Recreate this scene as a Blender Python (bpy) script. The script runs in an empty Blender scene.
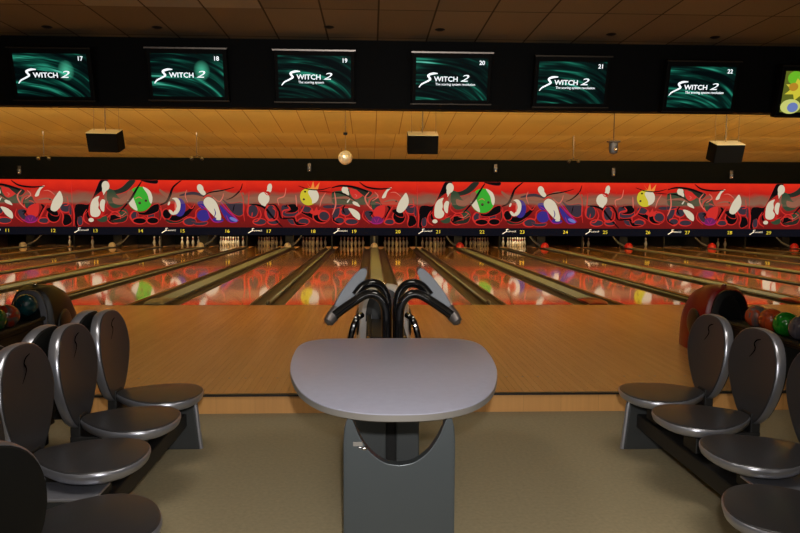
import bpy, bmesh, math, random
from math import sin, cos, pi, radians, sqrt, atan2
from mathutils import Vector, Matrix
random.seed(7)
SC = bpy.context.scene
COL = SC.collection
X0, P = 0.12, 3.41            # ball return centre line, pitch of a lane pair
FOUL, DECK, MASK = 10.75, 28.75, 28.6
LZ = 0.15                     # lane level above concourse floor

# ------------------------------------------------------------------ materials
def lin(c):
    c = c / 255.0
    return c / 12.92 if c <= 0.04045 else ((c + 0.055) / 1.055) ** 2.4
def rgb(c): return (lin(c[0]), lin(c[1]), lin(c[2]), 1.0)
def newmat(name):
    m = bpy.data.materials.new(name); m.use_nodes = True
    nt = m.node_tree; b = nt.nodes['Principled BSDF']
    return m, nt, b
def mat(name, c, rough=0.5, metal=0.0, emit=0.0, ec=None, spec=0.5, coat=0.0, noise=0.0, nscale=8.0):
    m, nt, b = newmat(name)
    b.inputs['Base Color'].default_value = rgb(c)
    b.inputs['Roughness'].default_value = rough
    b.inputs['Metallic'].default_value = metal
    b.inputs['Specular IOR Level'].default_value = spec
    b.inputs['Coat Weight'].default_value = coat
    b.inputs['Coat Roughness'].default_value = 0.08
    if emit:
        b.inputs['Emission Color'].default_value = rgb(ec or c)
        b.inputs['Emission Strength'].default_value = emit
    if noise:
        tc = nt.nodes.new('ShaderNodeTexCoord'); n = nt.nodes.new('ShaderNodeTexNoise')
        n.inputs['Scale'].default_value = nscale; n.inputs['Detail'].default_value = 4
        mx = nt.nodes.new('ShaderNodeMix'); mx.data_type = 'RGBA'; mx.blend_type = 'MULTIPLY'
        rp = nt.nodes.new('ShaderNodeMapRange'); rp.inputs['To Min'].default_value = 1 - noise; rp.inputs['To Max'].default_value = 1 + noise
        nt.links.new(tc.outputs['Object'], n.inputs['Vector']); nt.links.new(n.outputs['Fac'], rp.inputs['Value'])
        mx.inputs['Factor'].default_value = 1.0; mx.inputs[6].default_value = rgb(c)
        nt.links.new(rp.outputs['Result'], mx.inputs[7]); nt.links.new(mx.outputs[2], b.inputs['Base Color'])
    return m
def N(nt, t, **kw):
    n = nt.nodes.new(t)
    for k, v in kw.items(): setattr(n, k, v)
    return n
def mapping(nt, scale, coord='Object', loc=(0, 0, 0)):
    tc = N(nt, 'ShaderNodeTexCoord'); mp = N(nt, 'ShaderNodeMapping')
    mp.inputs['Scale'].default_value = scale; mp.inputs['Location'].default_value = loc
    nt.links.new(tc.outputs[coord], mp.inputs['Vector']); return mp
def ramp(nt, src, stops):
    r = N(nt, 'ShaderNodeValToRGB'); e = r.color_ramp.elements
    while len(e) < len(stops): e.new(0.5)
    for i, (p, c) in enumerate(stops): e[i].position = p; e[i].color = rgb(c)
    nt.links.new(src, r.inputs['Fac']); return r

def wood_mat(name, ca, cb, rough, plank=0.027, length=2.4, coat=0.3):
    """strip flooring whose boards run along Y"""
    m, nt, b = newmat(name)
    mp = mapping(nt, (1, 1, 1)); sw = N(nt, 'ShaderNodeSeparateXYZ'); cb_ = N(nt, 'ShaderNodeCombineXYZ')
    nt.links.new(mp.outputs[0], sw.inputs[0])
    nt.links.new(sw.outputs['Y'], cb_.inputs['X']); nt.links.new(sw.outputs['X'], cb_.inputs['Y'])
    br = N(nt, 'ShaderNodeTexBrick'); br.inputs['Scale'].default_value = 1.0
    br.inputs['Brick Width'].default_value = length; br.inputs['Row Height'].default_value = plank
    br.inputs['Mortar Size'].default_value = 0.0008; br.inputs['Mortar Smooth'].default_value = 0.5
    br.inputs['Color1'].default_value = rgb(ca); br.inputs['Color2'].default_value = rgb(cb)
    br.inputs['Mortar'].default_value = rgb(tuple(x * 0.62 for x in ca)); br.offset = 0.37
    nt.links.new(cb_.outputs[0], br.inputs['Vector'])
    mp2 = mapping(nt, (30, 1.5, 1)); nz = N(nt, 'ShaderNodeTexNoise'); nz.inputs['Scale'].default_value = 1.5
    nz.inputs['Detail'].default_value = 5; nt.links.new(mp2.outputs[0], nz.inputs['Vector'])
    mr = N(nt, 'ShaderNodeMapRange'); mr.inputs['To Min'].default_value = 0.88; mr.inputs['To Max'].default_value = 1.12
    nt.links.new(nz.outputs['Fac'], mr.inputs['Value'])
    mx = N(nt, 'ShaderNodeMix', data_type='RGBA', blend_type='MULTIPLY'); mx.inputs['Factor'].default_value = 1
    nt.links.new(br.outputs['Color'], mx.inputs[6]); nt.links.new(mr.outputs[0], mx.inputs[7])
    nt.links.new(mx.outputs[2], b.inputs['Base Color'])
    b.inputs['Roughness'].default_value = rough
    b.inputs['Coat Weight'].default_value = coat; b.inputs['Coat Roughness'].default_value = rough * 0.6
    return m

def tile_mat(name, c, seam, w=0.61, l=1.22, xo=0.06, yo=0.0, flake=0.04):
    m, nt, b = newmat(name)
    mp = mapping(nt, (1, 1, 1), loc=(-xo, -yo, 0)); sw = N(nt, 'ShaderNodeSeparateXYZ'); cb_ = N(nt, 'ShaderNodeCombineXYZ')
    nt.links.new(mp.outputs[0], sw.inputs[0]); nt.links.new(sw.outputs['X'], cb_.inputs['X']); nt.links.new(sw.outputs['Y'], cb_.inputs['Y'])
    br = N(nt, 'ShaderNodeTexBrick'); br.offset = 0.0; br.inputs['Scale'].default_value = 1.0
    br.inputs['Brick Width'].default_value = w; br.inputs['Row Height'].default_value = l
    br.inputs['Mortar Size'].default_value = 0.011; br.inputs['Mortar Smooth'].default_value = 0.2
    br.inputs['Color1'].default_value = rgb(c); br.inputs['Color2'].default_value = rgb(tuple(x * (1 - flake) for x in c))
    br.inputs['Mortar'].default_value = rgb(seam)
    nt.links.new(cb_.outputs[0], br.inputs['Vector'])
    nz = N(nt, 'ShaderNodeTexNoise'); nz.inputs['Scale'].default_value = 60; nz.inputs['Detail'].default_value = 3
    nt.links.new(mp.outputs[0], nz.inputs['Vector'])
    mr = N(nt, 'ShaderNodeMapRange'); mr.inputs['To Min'].default_value = 0.85; mr.inputs['To Max'].default_value = 1.15
    nt.links.new(nz.outputs['Fac'], mr.inputs['Value'])
    mx = N(nt, 'ShaderNodeMix', data_type='RGBA', blend_type='MULTIPLY'); mx.inputs['Factor'].default_value = 1
    nt.links.new(br.outputs['Color'], mx.inputs[6]); nt.links.new(mr.outputs[0], mx.inputs[7])
    nt.links.new(mx.outputs[2], b.inputs['Base Color']); b.inputs['Roughness'].default_value = 0.9
    b.inputs['Specular IOR Level'].default_value = 0.2
    return m

M = {}
M['floor'] = mat('concourse_carpet', (146, 134, 106), 0.8, spec=0.2, noise=0.22, nscale=45)
M['approach'] = wood_mat('approach_maple', (174, 132, 86), (168, 127, 81), 0.26, plank=0.055, length=3.0, coat=0.1)
M['lane'] = wood_mat('lane_maple', (206, 154, 104), (190, 140, 92), 0.065, plank=0.027, length=9, coat=0.6)
M['riser'] = wood_mat('step_riser', (206, 152, 88), (190, 138, 78), 0.45, plank=0.3, length=2.4, coat=0.1)
M['nosing'] = mat('black_nosing', (12, 10, 8), 0.5)
M['gutter'] = mat('gutter_dark', (44, 38, 31), 0.55, noise=0.2, nscale=5)
M['cap_tan'] = mat('capping_tan', (104, 110, 106), 0.7, noise=0.12, nscale=4)
M['cap_edge'] = mat('capping_edge', (22, 18, 14), 0.4)
M['black'] = mat('matt_black', (12, 12, 11), 0.6, spec=0.3)
M['black_wall'] = mat('black_wall', (8, 10, 7), 0.9, spec=0.1, noise=0.15, nscale=3)
M['gloss_black'] = mat('gloss_black', (10, 11, 14), 0.14, coat=0.6)
M['fascia'] = mat('fascia_black', (9, 9, 10), 0.7, spec=0.2)
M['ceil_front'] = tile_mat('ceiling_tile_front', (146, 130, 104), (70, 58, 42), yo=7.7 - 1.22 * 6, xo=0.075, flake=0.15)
M['ceil_far'] = tile_mat('ceiling_tile_far', (204, 184, 104), (150, 122, 62), xo=0.12, yo=14.1, l=2.5)
M['wall'] = mat('side_wall', (60, 48, 38), 0.9, noise=0.1)
M['seat_top'] = mat('seat_charcoal', (46, 45, 47), 0.3, spec=0.42, noise=0.06, nscale=3)
M['shell'] = mat('silver_shell', (164, 166, 176), 0.28, metal=0.75)
M['emblem'] = mat('emblem_black', (3, 3, 3), 0.9, spec=0.0)
M['beam'] = mat('beam_black', (16, 15, 15), 0.55)
M['panel_grey'] = mat('end_panel_grey', (44, 46, 46), 0.5)
M['laminate'] = mat('table_laminate', (152, 152, 168), 0.38, noise=0.08, nscale=30)
M['table_edge'] = mat('table_edge', (118, 114, 108), 0.5)
M['pedestal'] = mat('pedestal_grey', (76, 82, 85), 0.3, metal=0.4)
M['pedestal_dark'] = mat('pedestal_dark', (52, 56, 57), 0.5)
M['console'] = mat('console_grey', (112, 118, 128), 0.45)
M['cap_metal'] = mat('cap_metal', (110, 104, 102), 0.35, metal=0.7)
M['chrome'] = mat('chrome', (220, 220, 225), 0.15, metal=1)
M['hood_red'] = mat('hood_red', (112, 7, 9), 0.34, coat=0.0, spec=0.35)
M['hood_black'] = mat('hood_black', (12, 9, 8), 0.4, coat=0.0, spec=0.35)
M['hood_grey'] = mat('hood_frame_grey', (84, 86, 94), 0.35, metal=0.3)
M['hood_white'] = mat('hood_white', (196, 194, 192), 0.35)
M['dark_hole'] = mat('dark_recess', (8, 10, 12), 0.3)
M['pin'] = None
M['white'] = mat('white_print', (235, 235, 230), 0.6, emit=0.55)
M['yellow'] = mat('yellow_number', (215, 205, 60), 0.6, emit=0.6)
M['maskband'] = mat('masking_number_band', (8, 8, 12), 1.0, spec=0.0, emit=0.5, ec=(22, 23, 34))
M['scr_white'] = mat('screen_white', (240, 245, 250), 0.5, emit=1.1)
M['rail'] = mat('aluminium_rail', (150, 140, 135), 0.35, metal=0.9)
M['rail_dark'] = mat('dark_rail', (70, 62, 54), 0.4, metal=0.7)
M['box_top'] = mat('speaker_top_cream', (226, 212, 168), 0.6)
M['spk'] = mat('speaker_black', (6, 6, 6), 0.8, spec=0.1)
M['wire'] = mat('wire', (120, 100, 60), 0.5)
M['mirror'] = mat('mirror_ball', (240, 230, 200), 0.2, metal=0.5)

def pin_mat():
    m, nt, b = newmat('pin_white_with_red_stripes')
    tc = N(nt, 'ShaderNodeTexCoord'); s = N(nt, 'ShaderNodeSeparateXYZ'); nt.links.new(tc.outputs['Object'], s.inputs[0])
    r = N(nt, 'ShaderNodeValToRGB'); r.color_ramp.interpolation = 'CONSTANT'
    e = r.color_ramp.elements
    st = [(0, (150, 140, 116)), (0.25, (120, 10, 8)), (0.27, (150, 140, 116)), (0.285, (120, 10, 8)), (0.305, (150, 140, 116))]
    while len(e) < len(st): e.new(0.5)
    for i, (p, c) in enumerate(st): e[i].position = p; e[i].color = rgb(c)
    nt.links.new(s.outputs['Z'], r.inputs['Fac']); nt.links.new(r.outputs[0], b.inputs['Base Color'])
    b.inputs['Roughness'].default_value = 0.35
    return m
M['pin'] = pin_mat()

def art_base():
    m, nt, b = newmat('masking_red_flames')
    tc = N(nt, 'ShaderNodeTexCoord'); s = N(nt, 'ShaderNodeSeparateXYZ'); nt.links.new(tc.outputs['Object'], s.inputs[0])
    nz = N(nt, 'ShaderNodeTexNoise'); nz.inputs['Scale'].default_value = 1.6; nz.inputs['Detail'].default_value = 3
    mp = mapping(nt, (1, 1, 2.2)); nt.links.new(mp.outputs[0], nz.inputs['Vector'])
    a = N(nt, 'ShaderNodeMath', operation='MULTIPLY_ADD'); a.inputs[1].default_value = 0.35; a.inputs[2].default_value = -0.17
    nt.links.new(nz.outputs['Fac'], a.inputs[0])
    ad = N(nt, 'ShaderNodeMath', operation='ADD'); nt.links.new(a.outputs[0], ad.inputs[0]); nt.links.new(s.outputs['Z'], ad.inputs[1])
    dv = N(nt, 'ShaderNodeMath', operation='DIVIDE'); dv.inputs[1].default_value = 1.855; nt.links.new(ad.outputs[0], dv.inputs[0])  # light from above and mid-height glare are put into this colour ramp
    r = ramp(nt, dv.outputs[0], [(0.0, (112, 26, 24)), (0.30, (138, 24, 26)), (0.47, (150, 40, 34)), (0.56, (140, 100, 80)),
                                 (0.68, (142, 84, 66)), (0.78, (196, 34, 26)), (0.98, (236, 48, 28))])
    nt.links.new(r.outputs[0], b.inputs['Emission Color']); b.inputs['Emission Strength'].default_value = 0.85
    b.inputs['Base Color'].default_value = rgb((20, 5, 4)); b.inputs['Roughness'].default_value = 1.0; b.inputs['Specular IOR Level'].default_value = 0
    return m
M['art_base'] = art_base()
ART = {
 'blk': (16, 12, 14), 'gry': (58, 48, 58), 'grn': (52, 70, 50), 'dgn': (40, 44, 36), 'red': (208, 48, 42), 'crm': (216, 204, 178),
 'pnk': (224, 110, 92), 'ball_green': (58, 168, 48), 'blue': (58, 44, 128), 'mag': (170, 36, 110), 'ylw': (206, 190, 48),
 'org': (240, 140, 60), 'mouth': (178, 30, 26), 'rball': (190, 48, 36), 'smoke': (146, 88, 68), 'purple': (110, 36, 92), 'lav': (110, 120, 190)}
def art_mat(k, c):
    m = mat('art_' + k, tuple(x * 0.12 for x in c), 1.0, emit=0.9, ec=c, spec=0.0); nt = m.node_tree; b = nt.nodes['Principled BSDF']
    tc = N(nt, 'ShaderNodeTexCoord'); sp = N(nt, 'ShaderNodeSeparateXYZ'); nt.links.new(tc.outputs['Object'], sp.inputs[0])
    nz = N(nt, 'ShaderNodeTexNoise'); nz.inputs['Scale'].default_value = 2.5; mp = mapping(nt, (0.6, 1, 3)); nt.links.new(mp.outputs[0], nz.inputs['Vector'])
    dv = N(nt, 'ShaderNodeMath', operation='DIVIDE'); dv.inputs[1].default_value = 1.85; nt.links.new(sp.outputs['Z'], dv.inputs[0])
    st = 90 if k not in ('crm', 'ball_green', 'ylw') else 25  # strength of the pale haze painted across the print
    haze_band = ramp(nt, dv.outputs[0], [(0.0, (0,0,0)), (0.499, (0,0,0)), (0.505, (st,st,st)), (0.62, (st*.8,)*3), (0.75, (0,0,0))])
    ml = N(nt, 'ShaderNodeMath', operation='MULTIPLY'); nt.links.new(haze_band.outputs[0], ml.inputs[0])
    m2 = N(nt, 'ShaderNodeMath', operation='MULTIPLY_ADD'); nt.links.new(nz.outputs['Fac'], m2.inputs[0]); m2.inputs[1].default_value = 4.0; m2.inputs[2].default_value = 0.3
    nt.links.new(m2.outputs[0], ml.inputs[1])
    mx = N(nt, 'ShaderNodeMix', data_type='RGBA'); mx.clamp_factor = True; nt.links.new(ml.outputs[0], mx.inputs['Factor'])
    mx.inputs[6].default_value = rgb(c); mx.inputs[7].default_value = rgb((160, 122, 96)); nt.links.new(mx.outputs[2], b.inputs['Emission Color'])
    return m
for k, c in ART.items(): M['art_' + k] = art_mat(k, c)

def screen_mat(name, seed, blob=False):
    m, nt, b = newmat(name)
    tc = N(nt, 'ShaderNodeTexCoord'); s = N(nt, 'ShaderNodeSeparateXYZ'); nt.links.new(tc.outputs['Object'], s.inputs[0])
    # arcs: z + k*(x+.3)^2
    x2 = N(nt, 'ShaderNodeMath', operation='POWER'); xa = N(nt, 'ShaderNodeMath', operation='ADD'); xa.inputs[1].default_value = 0.55
    nt.links.new(s.outputs['X'], xa.inputs[0]); nt.links.new(xa.outputs[0], x2.inputs[0]); x2.inputs[1].default_value = 2.4
    zz = N(nt, 'ShaderNodeMath', operation='MULTIPLY_ADD'); nt.links.new(x2.outputs[0], zz.inputs[0])
    zf = N(nt, 'ShaderNodeMath', operation='MULTIPLY_ADD'); nt.links.new(s.outputs['Z'], zf.inputs[0]); zf.inputs[1].default_value = -0.45; zf.inputs[2].default_value = 0.22
    nt.links.new(zf.outputs[0], zz.inputs[1]); nt.links.new(s.outputs['Z'], zz.inputs[2])
    cx = N(nt, 'ShaderNodeCombineXYZ'); sx = N(nt, 'ShaderNodeMath', operation='MULTIPLY'); sx.inputs[1].default_value = 1.3
    nt.links.new(s.outputs['X'], sx.inputs[0]); nt.links.new(sx.outputs[0], cx.inputs['X'])
    sz = N(nt, 'ShaderNodeMath', operation='MULTIPLY'); sz.inputs[1].default_value = 17; nt.links.new(zz.outputs[0], sz.inputs[0])
    nt.links.new(sz.outputs[0], cx.inputs['Y']); cx.inputs['Z'].default_value = seed * 3.1
    nz = N(nt, 'ShaderNodeTexNoise'); nz.inputs['Scale'].default_value = 1.3; nz.inputs['Detail'].default_value = 2
    nt.links.new(cx.outputs[0], nz.inputs['Vector'])
    r = ramp(nt, nz.outputs['Fac'], [(0.40, (2, 10, 12)), (0.54, (5, 34, 30)), (0.62, (14, 76, 62)), (0.71, (44, 150, 122)), (0.80, (130, 225, 205))])
    out = r.outputs[0]
    if blob:
        g = N(nt, 'ShaderNodeTexGradient', gradient_type='SPHERICAL'); mp = mapping(nt, (10, 10, 8), loc=(-1.75, 0, -0.45))
        nt.links.new(mp.outputs[0], g.inputs[0])
        mx = N(nt, 'ShaderNodeMix', data_type='RGBA', blend_type='ADD'); mx.inputs['Factor'].default_value = 1
        r2 = ramp(nt, g.outputs['Fac'], [(0, (0, 0, 0)), (0.8, (70, 175, 140))])
        nt.links.new(out, mx.inputs[6]); nt.links.new(r2.outputs[0], mx.inputs[7]); out = mx.outputs[2]
    nt.links.new(out, b.inputs['Emission Color']); b.inputs['Emission Strength'].default_value = 0.85
    b.inputs['Base Color'].default_value = (0.002, 0.003, 0.003, 1); b.inputs['Roughness'].default_value = 0.5; b.inputs['Specular IOR Level'].default_value = 0.05
    return m

def ball_mat(name, c1, c2):
    m, nt, b = newmat(name)
    nz = N(nt, 'ShaderNodeTexNoise'); nz.inputs['Scale'].default_value = 7; nz.inputs['Distortion'].default_value = 1.6
    mp = mapping(nt, (1, 1, 1)); nt.links.new(mp.outputs[0], nz.inputs['Vector'])
    r = ramp(nt, nz.outputs['Fac'], [(0.42, c1), (0.58, c2)])
    nt.links.new(r.outputs[0], b.inputs['Base Color']); b.inputs['Roughness'].default_value = 0.12
    return m

# ------------------------------------------------------------------ mesh helpers
def mesh_obj(name, bm, m, parent=None, smooth=False, bevel=0.0, seg=2, angle=35):
    bmesh.ops.recalc_face_normals(bm, faces=bm.faces[:])
    me = bpy.data.meshes.new(name); bm.to_mesh(me); bm.free()
    for mm in (m if isinstance(m, (list, tuple)) else [m]): me.materials.append(mm)
    o = bpy.data.objects.new(name, me); COL.objects.link(o)
    if parent is not None: o.parent = parent
    if smooth:
        for p in me.polygons: p.use_smooth = True
        if smooth == 'auto':
            me.set_sharp_from_angle(angle=radians(angle))
    if bevel:
        md = o.modifiers.new('bevel', 'BEVEL'); md.width = bevel; md.segments = seg; md.limit_method = 'ANGLE'; md.angle_limit = radians(40)
    return o
def box(bm, x0, x1, y0, y1, z0, z1, mi=0):
    vs = [bm.verts.new(p) for p in ((x0,y0,z0),(x1,y0,z0),(x1,y1,z0),(x0,y1,z0),(x0,y0,z1),(x1,y0,z1),(x1,y1,z1),(x0,y1,z1))]
    for f in ((0,3,2,1),(4,5,6,7),(0,1,5,4),(1,2,6,5),(2,3,7,6),(3,0,4,7)):
        bm.faces.new([vs[i] for i in f]).material_index = mi
def B(*a, **k):
    bm = bmesh.new(); box(bm, *a, **k); return bm
def loft(bm, rings, cap=True, closed=True, mi=0):
    R = [[bm.verts.new(p) for p in r] for r in rings]; n = len(R[0])
    for a, b in zip(R, R[1:]):
        for i in range(n if closed else n - 1):
            j = (i + 1) % n
            bm.faces.new((a[i], a[j], b[j], b[i])).material_index = mi
    if cap:
        bm.faces.new(list(reversed(R[0]))).material_index = mi; bm.faces.new(R[-1]).material_index = mi
    return R
def lathe(bm, prof, n=20, c=(0, 0, 0), mi=0):
    rings = []
    for r, z in prof:
        r = max(r, 1e-4)
        rings.append([(c[0] + r * cos(2*pi*i/n), c[1] + r * sin(2*pi*i/n), c[2] + z) for i in range(n)])
    loft(bm, rings, mi=mi)
def tube(bm, pts, r, n=12, mi=0):
    pts = [Vector(p) for p in pts]; rings = []; up = None
    rr = r if isinstance(r, (list, tuple)) else [r] * len(pts)
    for i, p in enumerate(pts):
        d = (pts[min(i+1, len(pts)-1)] - pts[max(i-1, 0)]).normalized()
        if up is None: up = Vector((0, 0, 1)) if abs(d.z) < 0.9 else Vector((0, 1, 0))
        s = d.cross(up).normalized(); up = s.cross(d).normalized()
        rings.append([p + (s * cos(2*pi*k/n) + up * sin(2*pi*k/n)) * rr[i] for k in range(n)])
    loft(bm, rings, mi=mi)
def spline(pts, k=6, closed=False):
    pts = [Vector(p) for p in pts]; n = len(pts); out = []
    for i in range(n if closed else n - 1):
        g = (lambda j: pts[j % n]) if closed else (lambda j: pts[min(max(j, 0), n-1)])
        p0, p1, p2, p3 = g(i-1), g(i), g(i+1), g(i+2)
        for s in range(k):
            t = s / k
            out.append(0.5 * ((2*p1) + (p2-p0)*t + (2*p0-5*p1+4*p2-p3)*t*t + (3*p1-p0-3*p2+p3)*t**3))
    if not closed: out.append(pts[-1])
    return out
def sphere(bm, c, r, sx=1, sy=1, sz=1, u=20, v=12, rot=None):
    m = Matrix.Translation(c) @ (rot.to_4x4() if rot else Matrix.Identity(4)) @ Matrix.Diagonal((r*sx, r*sy, r*sz, 1))
    bmesh.ops.create_uvsphere(bm, u_segments=u, v_segments=v, radius=1, matrix=m)
def thing(name, label, cat, loc=(0, 0, 0), rz=0, group=None):
    o = bpy.data.objects.new(name, None); COL.objects.link(o); o.location = loc; o.rotation_euler = (0, 0, rz)
    o.empty_display_size = 0.1
    return tag(o, label, cat, group)
def tag(o, label, cat, group=None):
    o['label'] = label; o['category'] = cat
    if group: o['group'] = group
    return o
def struct(name, bm, m, label=None, **k):
    o = mesh_obj(name, bm, m, **k); o['kind'] = 'structure'
    if label: o['label'] = label
    return o
def kids(o): return [c for c in bpy.data.objects if c.parent == o]
def copy_tree(o, loc, rz=0, label=None, group=None, parent=None):
    c = o.copy(); COL.objects.link(c); c.location = loc; c.rotation_euler = (0, 0, rz)
    if label: c['label'] = label
    if group: c['group'] = group
    def rec(src, dst):
        for ch in kids(src):
            d = ch.copy(); COL.objects.link(d); d.parent = dst; rec(ch, d)
    rec(o, c); return c
def text_mesh(name, s, size, m, parent, loc, shear=0.0, depth=0.002, sx=1.0, align='CENTER', rot=(pi/2, 0, 0), bold=0.0, res=3):
    cu = bpy.data.curves.new(name, 'FONT'); cu.body = s; cu.size = size; cu.shear = shear; cu.extrude = depth
    cu.align_x = align; cu.align_y = 'CENTER'; cu.resolution_u = res; cu.offset = bold
    t = bpy.data.objects.new(name + '_tmp', cu); COL.objects.link(t)
    bpy.context.view_layer.update()
    me = bpy.data.meshes.new_from_object(t); COL.objects.unlink(t); bpy.data.objects.remove(t)
    me.materials.clear(); me.materials.append(m)
    for v in me.vertices: v.co.x *= sx
    o = bpy.data.objects.new(name, me); COL.objects.link(o); o.parent = parent; o.location = loc; o.rotation_euler = rot
    return o

# ------------------------------------------------------------------ setting
XL, XR = -15.4, 19.0
YB, YE = -4.0, 31.2
struct('floor', B(XL, XR, YB, 5.45, -0.1, 0), M['floor'], 'olive beige concourse floor')
bm = bmesh.new(); box(bm, XL, XR, 5.47, FOUL, -0.1, LZ)
struct('floor_approach', bm, M['approach'], 'orange brown wooden bowling approach')
struct('trim_1', B(XL, XR, 5.45, 5.47, 0, LZ - 0.014), M['riser'], 'wooden riser of the low step')
struct('trim_2', B(XL, XR, 5.435, 5.475, LZ - 0.013, LZ + 0.002), M['nosing'], 'black nosing on the step edge')
struct('floor_under_lanes', B(XL, XR, FOUL, YE, -0.12, -0.005), M['black'])
struct('trim_3', B(XL, XR, FOUL - 0.012, FOUL + 0.012, -0.005, LZ + 0.001), M['nosing'], 'dark foul line across the lanes')
struct('wall_left', B(XL - 0.1, XL, YB, YE, -0.1, 4.4), M['wall'])
struct('wall_right', B(XR, XR + 0.1, YB, YE, -0.1, 4.4), M['wall'])
struct('wall_near', B(XL - 0.1, XR + 0.1, YB - 0.1, YB, -0.1, 4.4), M['wall'])
struct('wall_far', B(XL - 0.1, XR + 0.1, YE, YE + 0.1, -0.1, 4.4), M['black_wall'])
# front ceiling (flat) and the sawtooth ceiling over the lanes
struct('ceiling_front', B(XL, XR, YB, 9.05, 3.70, 3.78), M['ceil_front'], 'dim suspended ceiling over the concourse')
def slope(name, y0, z0, y1, z1):
    bm = bmesh.new()
    v = [bm.verts.new(p) for p in ((XL,y0,z0),(XR,y0,z0),(XR,y1,z1),(XL,y1,z1),(XL,y0,4.4),(XR,y0,4.4),(XR,y1,4.4),(XL,y1,4.4))]
    for f in ((0,3,2,1),(4,5,6,7),(0,1,5,4),(1,2,6,5),(2,3,7,6),(3,0,4,7)): bm.faces.new([v[i] for i in f])
    struct(name, bm, M['ceil_far'], 'tan tiled sloping ceiling strip above the lanes')
slope('ceiling_first_bay', 9.25, 4.0, 14.05, 3.535)
slope('ceiling_second_bay', 14.05, 4.08, 19.05, 3.63)
slope('ceiling_third_bay', 19.05, 4.04, 24.65, 3.75)
slope('ceiling_fourth_bay', 24.65, 4.02, 28.45, 3.66)
# black fascia for the overhead monitors
struct('wall_fascia', B(XL, XR, 9.05, 9.25, 2.86, 4.4), M['fascia'], 'black fascia carrying the score monitors')
struct('wall_header', B(XL, XR, 28.5, 28.7, 2.79, 4.2), M['black_wall'], 'dark green black wall above the red masking')
#struct('trim_4', B(XL, XR, 28.47, 28.5, 3.42, 3.48), M['black'])

bm = bmesh.new()
for k in range(-4, 6):
    for sd_ in (-1, 1):
        for i in range(-3, 4):
            xx = X0 + P * k + 0.92 * sd_ + i * 0.135
            if XL < xx < XR: lathe(bm, [(0.010, 0), (0.010, 0.0006), (0.0, 0.0006)], 8, (xx, 6.0, LZ))
struct('trim_4', bm, M['nosing'], 'dark target dots on the approach')
# ------------------------------------------------------------------ lanes
def lane_of(k, side): return 19 + 2 * k + (0 if side < 0 else 1)
def make_lane(n, xc):
    t = thing('bowling_lane', 'glossy wooden bowling lane running to the number %d' % n, 'bowling lane', (xc, 0, 0), group='parallel bowling lanes')
    bm = B(-0.535, 0.535, FOUL + 0.012, DECK + 0.2, 0.0, LZ)
    mesh_obj('lane_bed', bm, M['lane'], t)
    for e in (-1, 1):
        mesh_obj('edge_strip', B(*sorted((e * 0.517, e * 0.535)), FOUL + 0.012, DECK + 0.2, LZ, LZ + 0.0025), M['cap_edge'], t)
    return t
def make_gutter_bm(xa, xb):
    bm = bmesh.new(); n = 8; rings = []
    for y in (FOUL + 0.012, DECK + 1.6):
        r = []
        for i in range(n + 1):
            a = pi * i / n
            r.append(((xa + xb) / 2 - (xb - xa) / 2 * cos(a), y, LZ - 0.02 - 0.085 * sin(a)))
        r += [(xb, y, 0.0), (xa, y, 0.0)]
        rings.append(r)
    loft(bm, rings); return bm
lane_roots = {}
for k in range(-4, 6):
    for s in (-1, 1):
        n = lane_of(k, s); xc = X0 + P * k + 0.92 * s
        if xc < XL + 0.6 or xc > XR - 0.6: continue
        t = make_lane(n, xc); lane_roots[n] = t
        # gutter on the ball return side and on the other side
        a, b = (0.535, 0.92 - 0.17) if s < 0 else (-0.92 + 0.17, -0.535)
        mesh_obj('gutter', make_gutter_bm(a, b), M['gutter'], t)
        a, b = (-(P/2 - 0.92) + 0.035, -0.535) if s < 0 else (0.535, (P/2 - 0.92) - 0.035)
        mesh_obj('gutter', make_gutter_bm(a, b), M['gutter'], t)
    # wide tan capping over the underground ball return
    x = X0 + P * k
    names = 'between lanes %d and %d' % (lane_of(k, -1), lane_of(k, 1))
    d = thing('lane_divider', 'wide tan return capping ' + names, 'lane divider', (x, 0, 0), group='wide tan cappings between lane pairs')
    mesh_obj('edge_trim', B(-0.17, 0.17, FOUL + 0.02, DECK + 1.6, 0, LZ - 0.002), M['cap_edge'], d)
    mesh_obj('capping', B(-0.135, 0.135, FOUL + 0.45, DECK - 0.3, LZ - 0.002, LZ + 0.02), M['cap_tan'], d, bevel=0.006)
    # shovel shaped end piece at the foul line
    bm = bmesh.new(); rings = []
    for y, hw, h in ((FOUL + 0.03, 0.15, 0.012), (FOUL + 0.12, 0.168, 0.06), (FOUL + 0.35, 0.168, 0.065), (FOUL + 0.6, 0.155, 0.04), (FOUL + 0.75, 0.14, 0.022)):
        rings.append([(hw * cos(a), y, LZ + h * sin(a) ** 0.6 if sin(a) > 1e-6 else LZ) for a in [pi * i / 12 for i in range(13)]])
    loft(bm, rings)
    ec = M['hood_red'] if k >= 1 else M['hood_grey']
    o = mesh_obj('end_cap', bm, ec, d, smooth='auto'); o['label'] = ('dark red' if k >= 1 else 'dark grey') + ' end cap at the foul line'
    # narrow capping between lanes of neighbouring pairs
    if k < 5:
        x = X0 + P * (k + 0.5)
        d = thing('lane_divider', 'narrow tan divider strip between lanes %d and %d' % (lane_of(k, 1), lane_of(k+1, -1)), 'lane divider', (x, 0, 0), group='narrow divider strips between lane pairs')
        mesh_obj('edge_trim', B(-0.033, 0.033, FOUL + 0.02, DECK + 1.6, 0, LZ - 0.003), M['cap_edge'], d)
        mesh_obj('capping', B(-0.024, 0.024, FOUL + 0.25, DECK - 0.3, LZ - 0.003, LZ + 0.012), M['cap_tan'], d, bevel=0.005)
        bm = bmesh.new(); sphere(bm, (0, FOUL + 0.16, LZ + 0.01), 0.055, 0.6, 2, 0.9); mesh_obj('end_cap', bm, M['hood_grey'], d, smooth=True)

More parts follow.
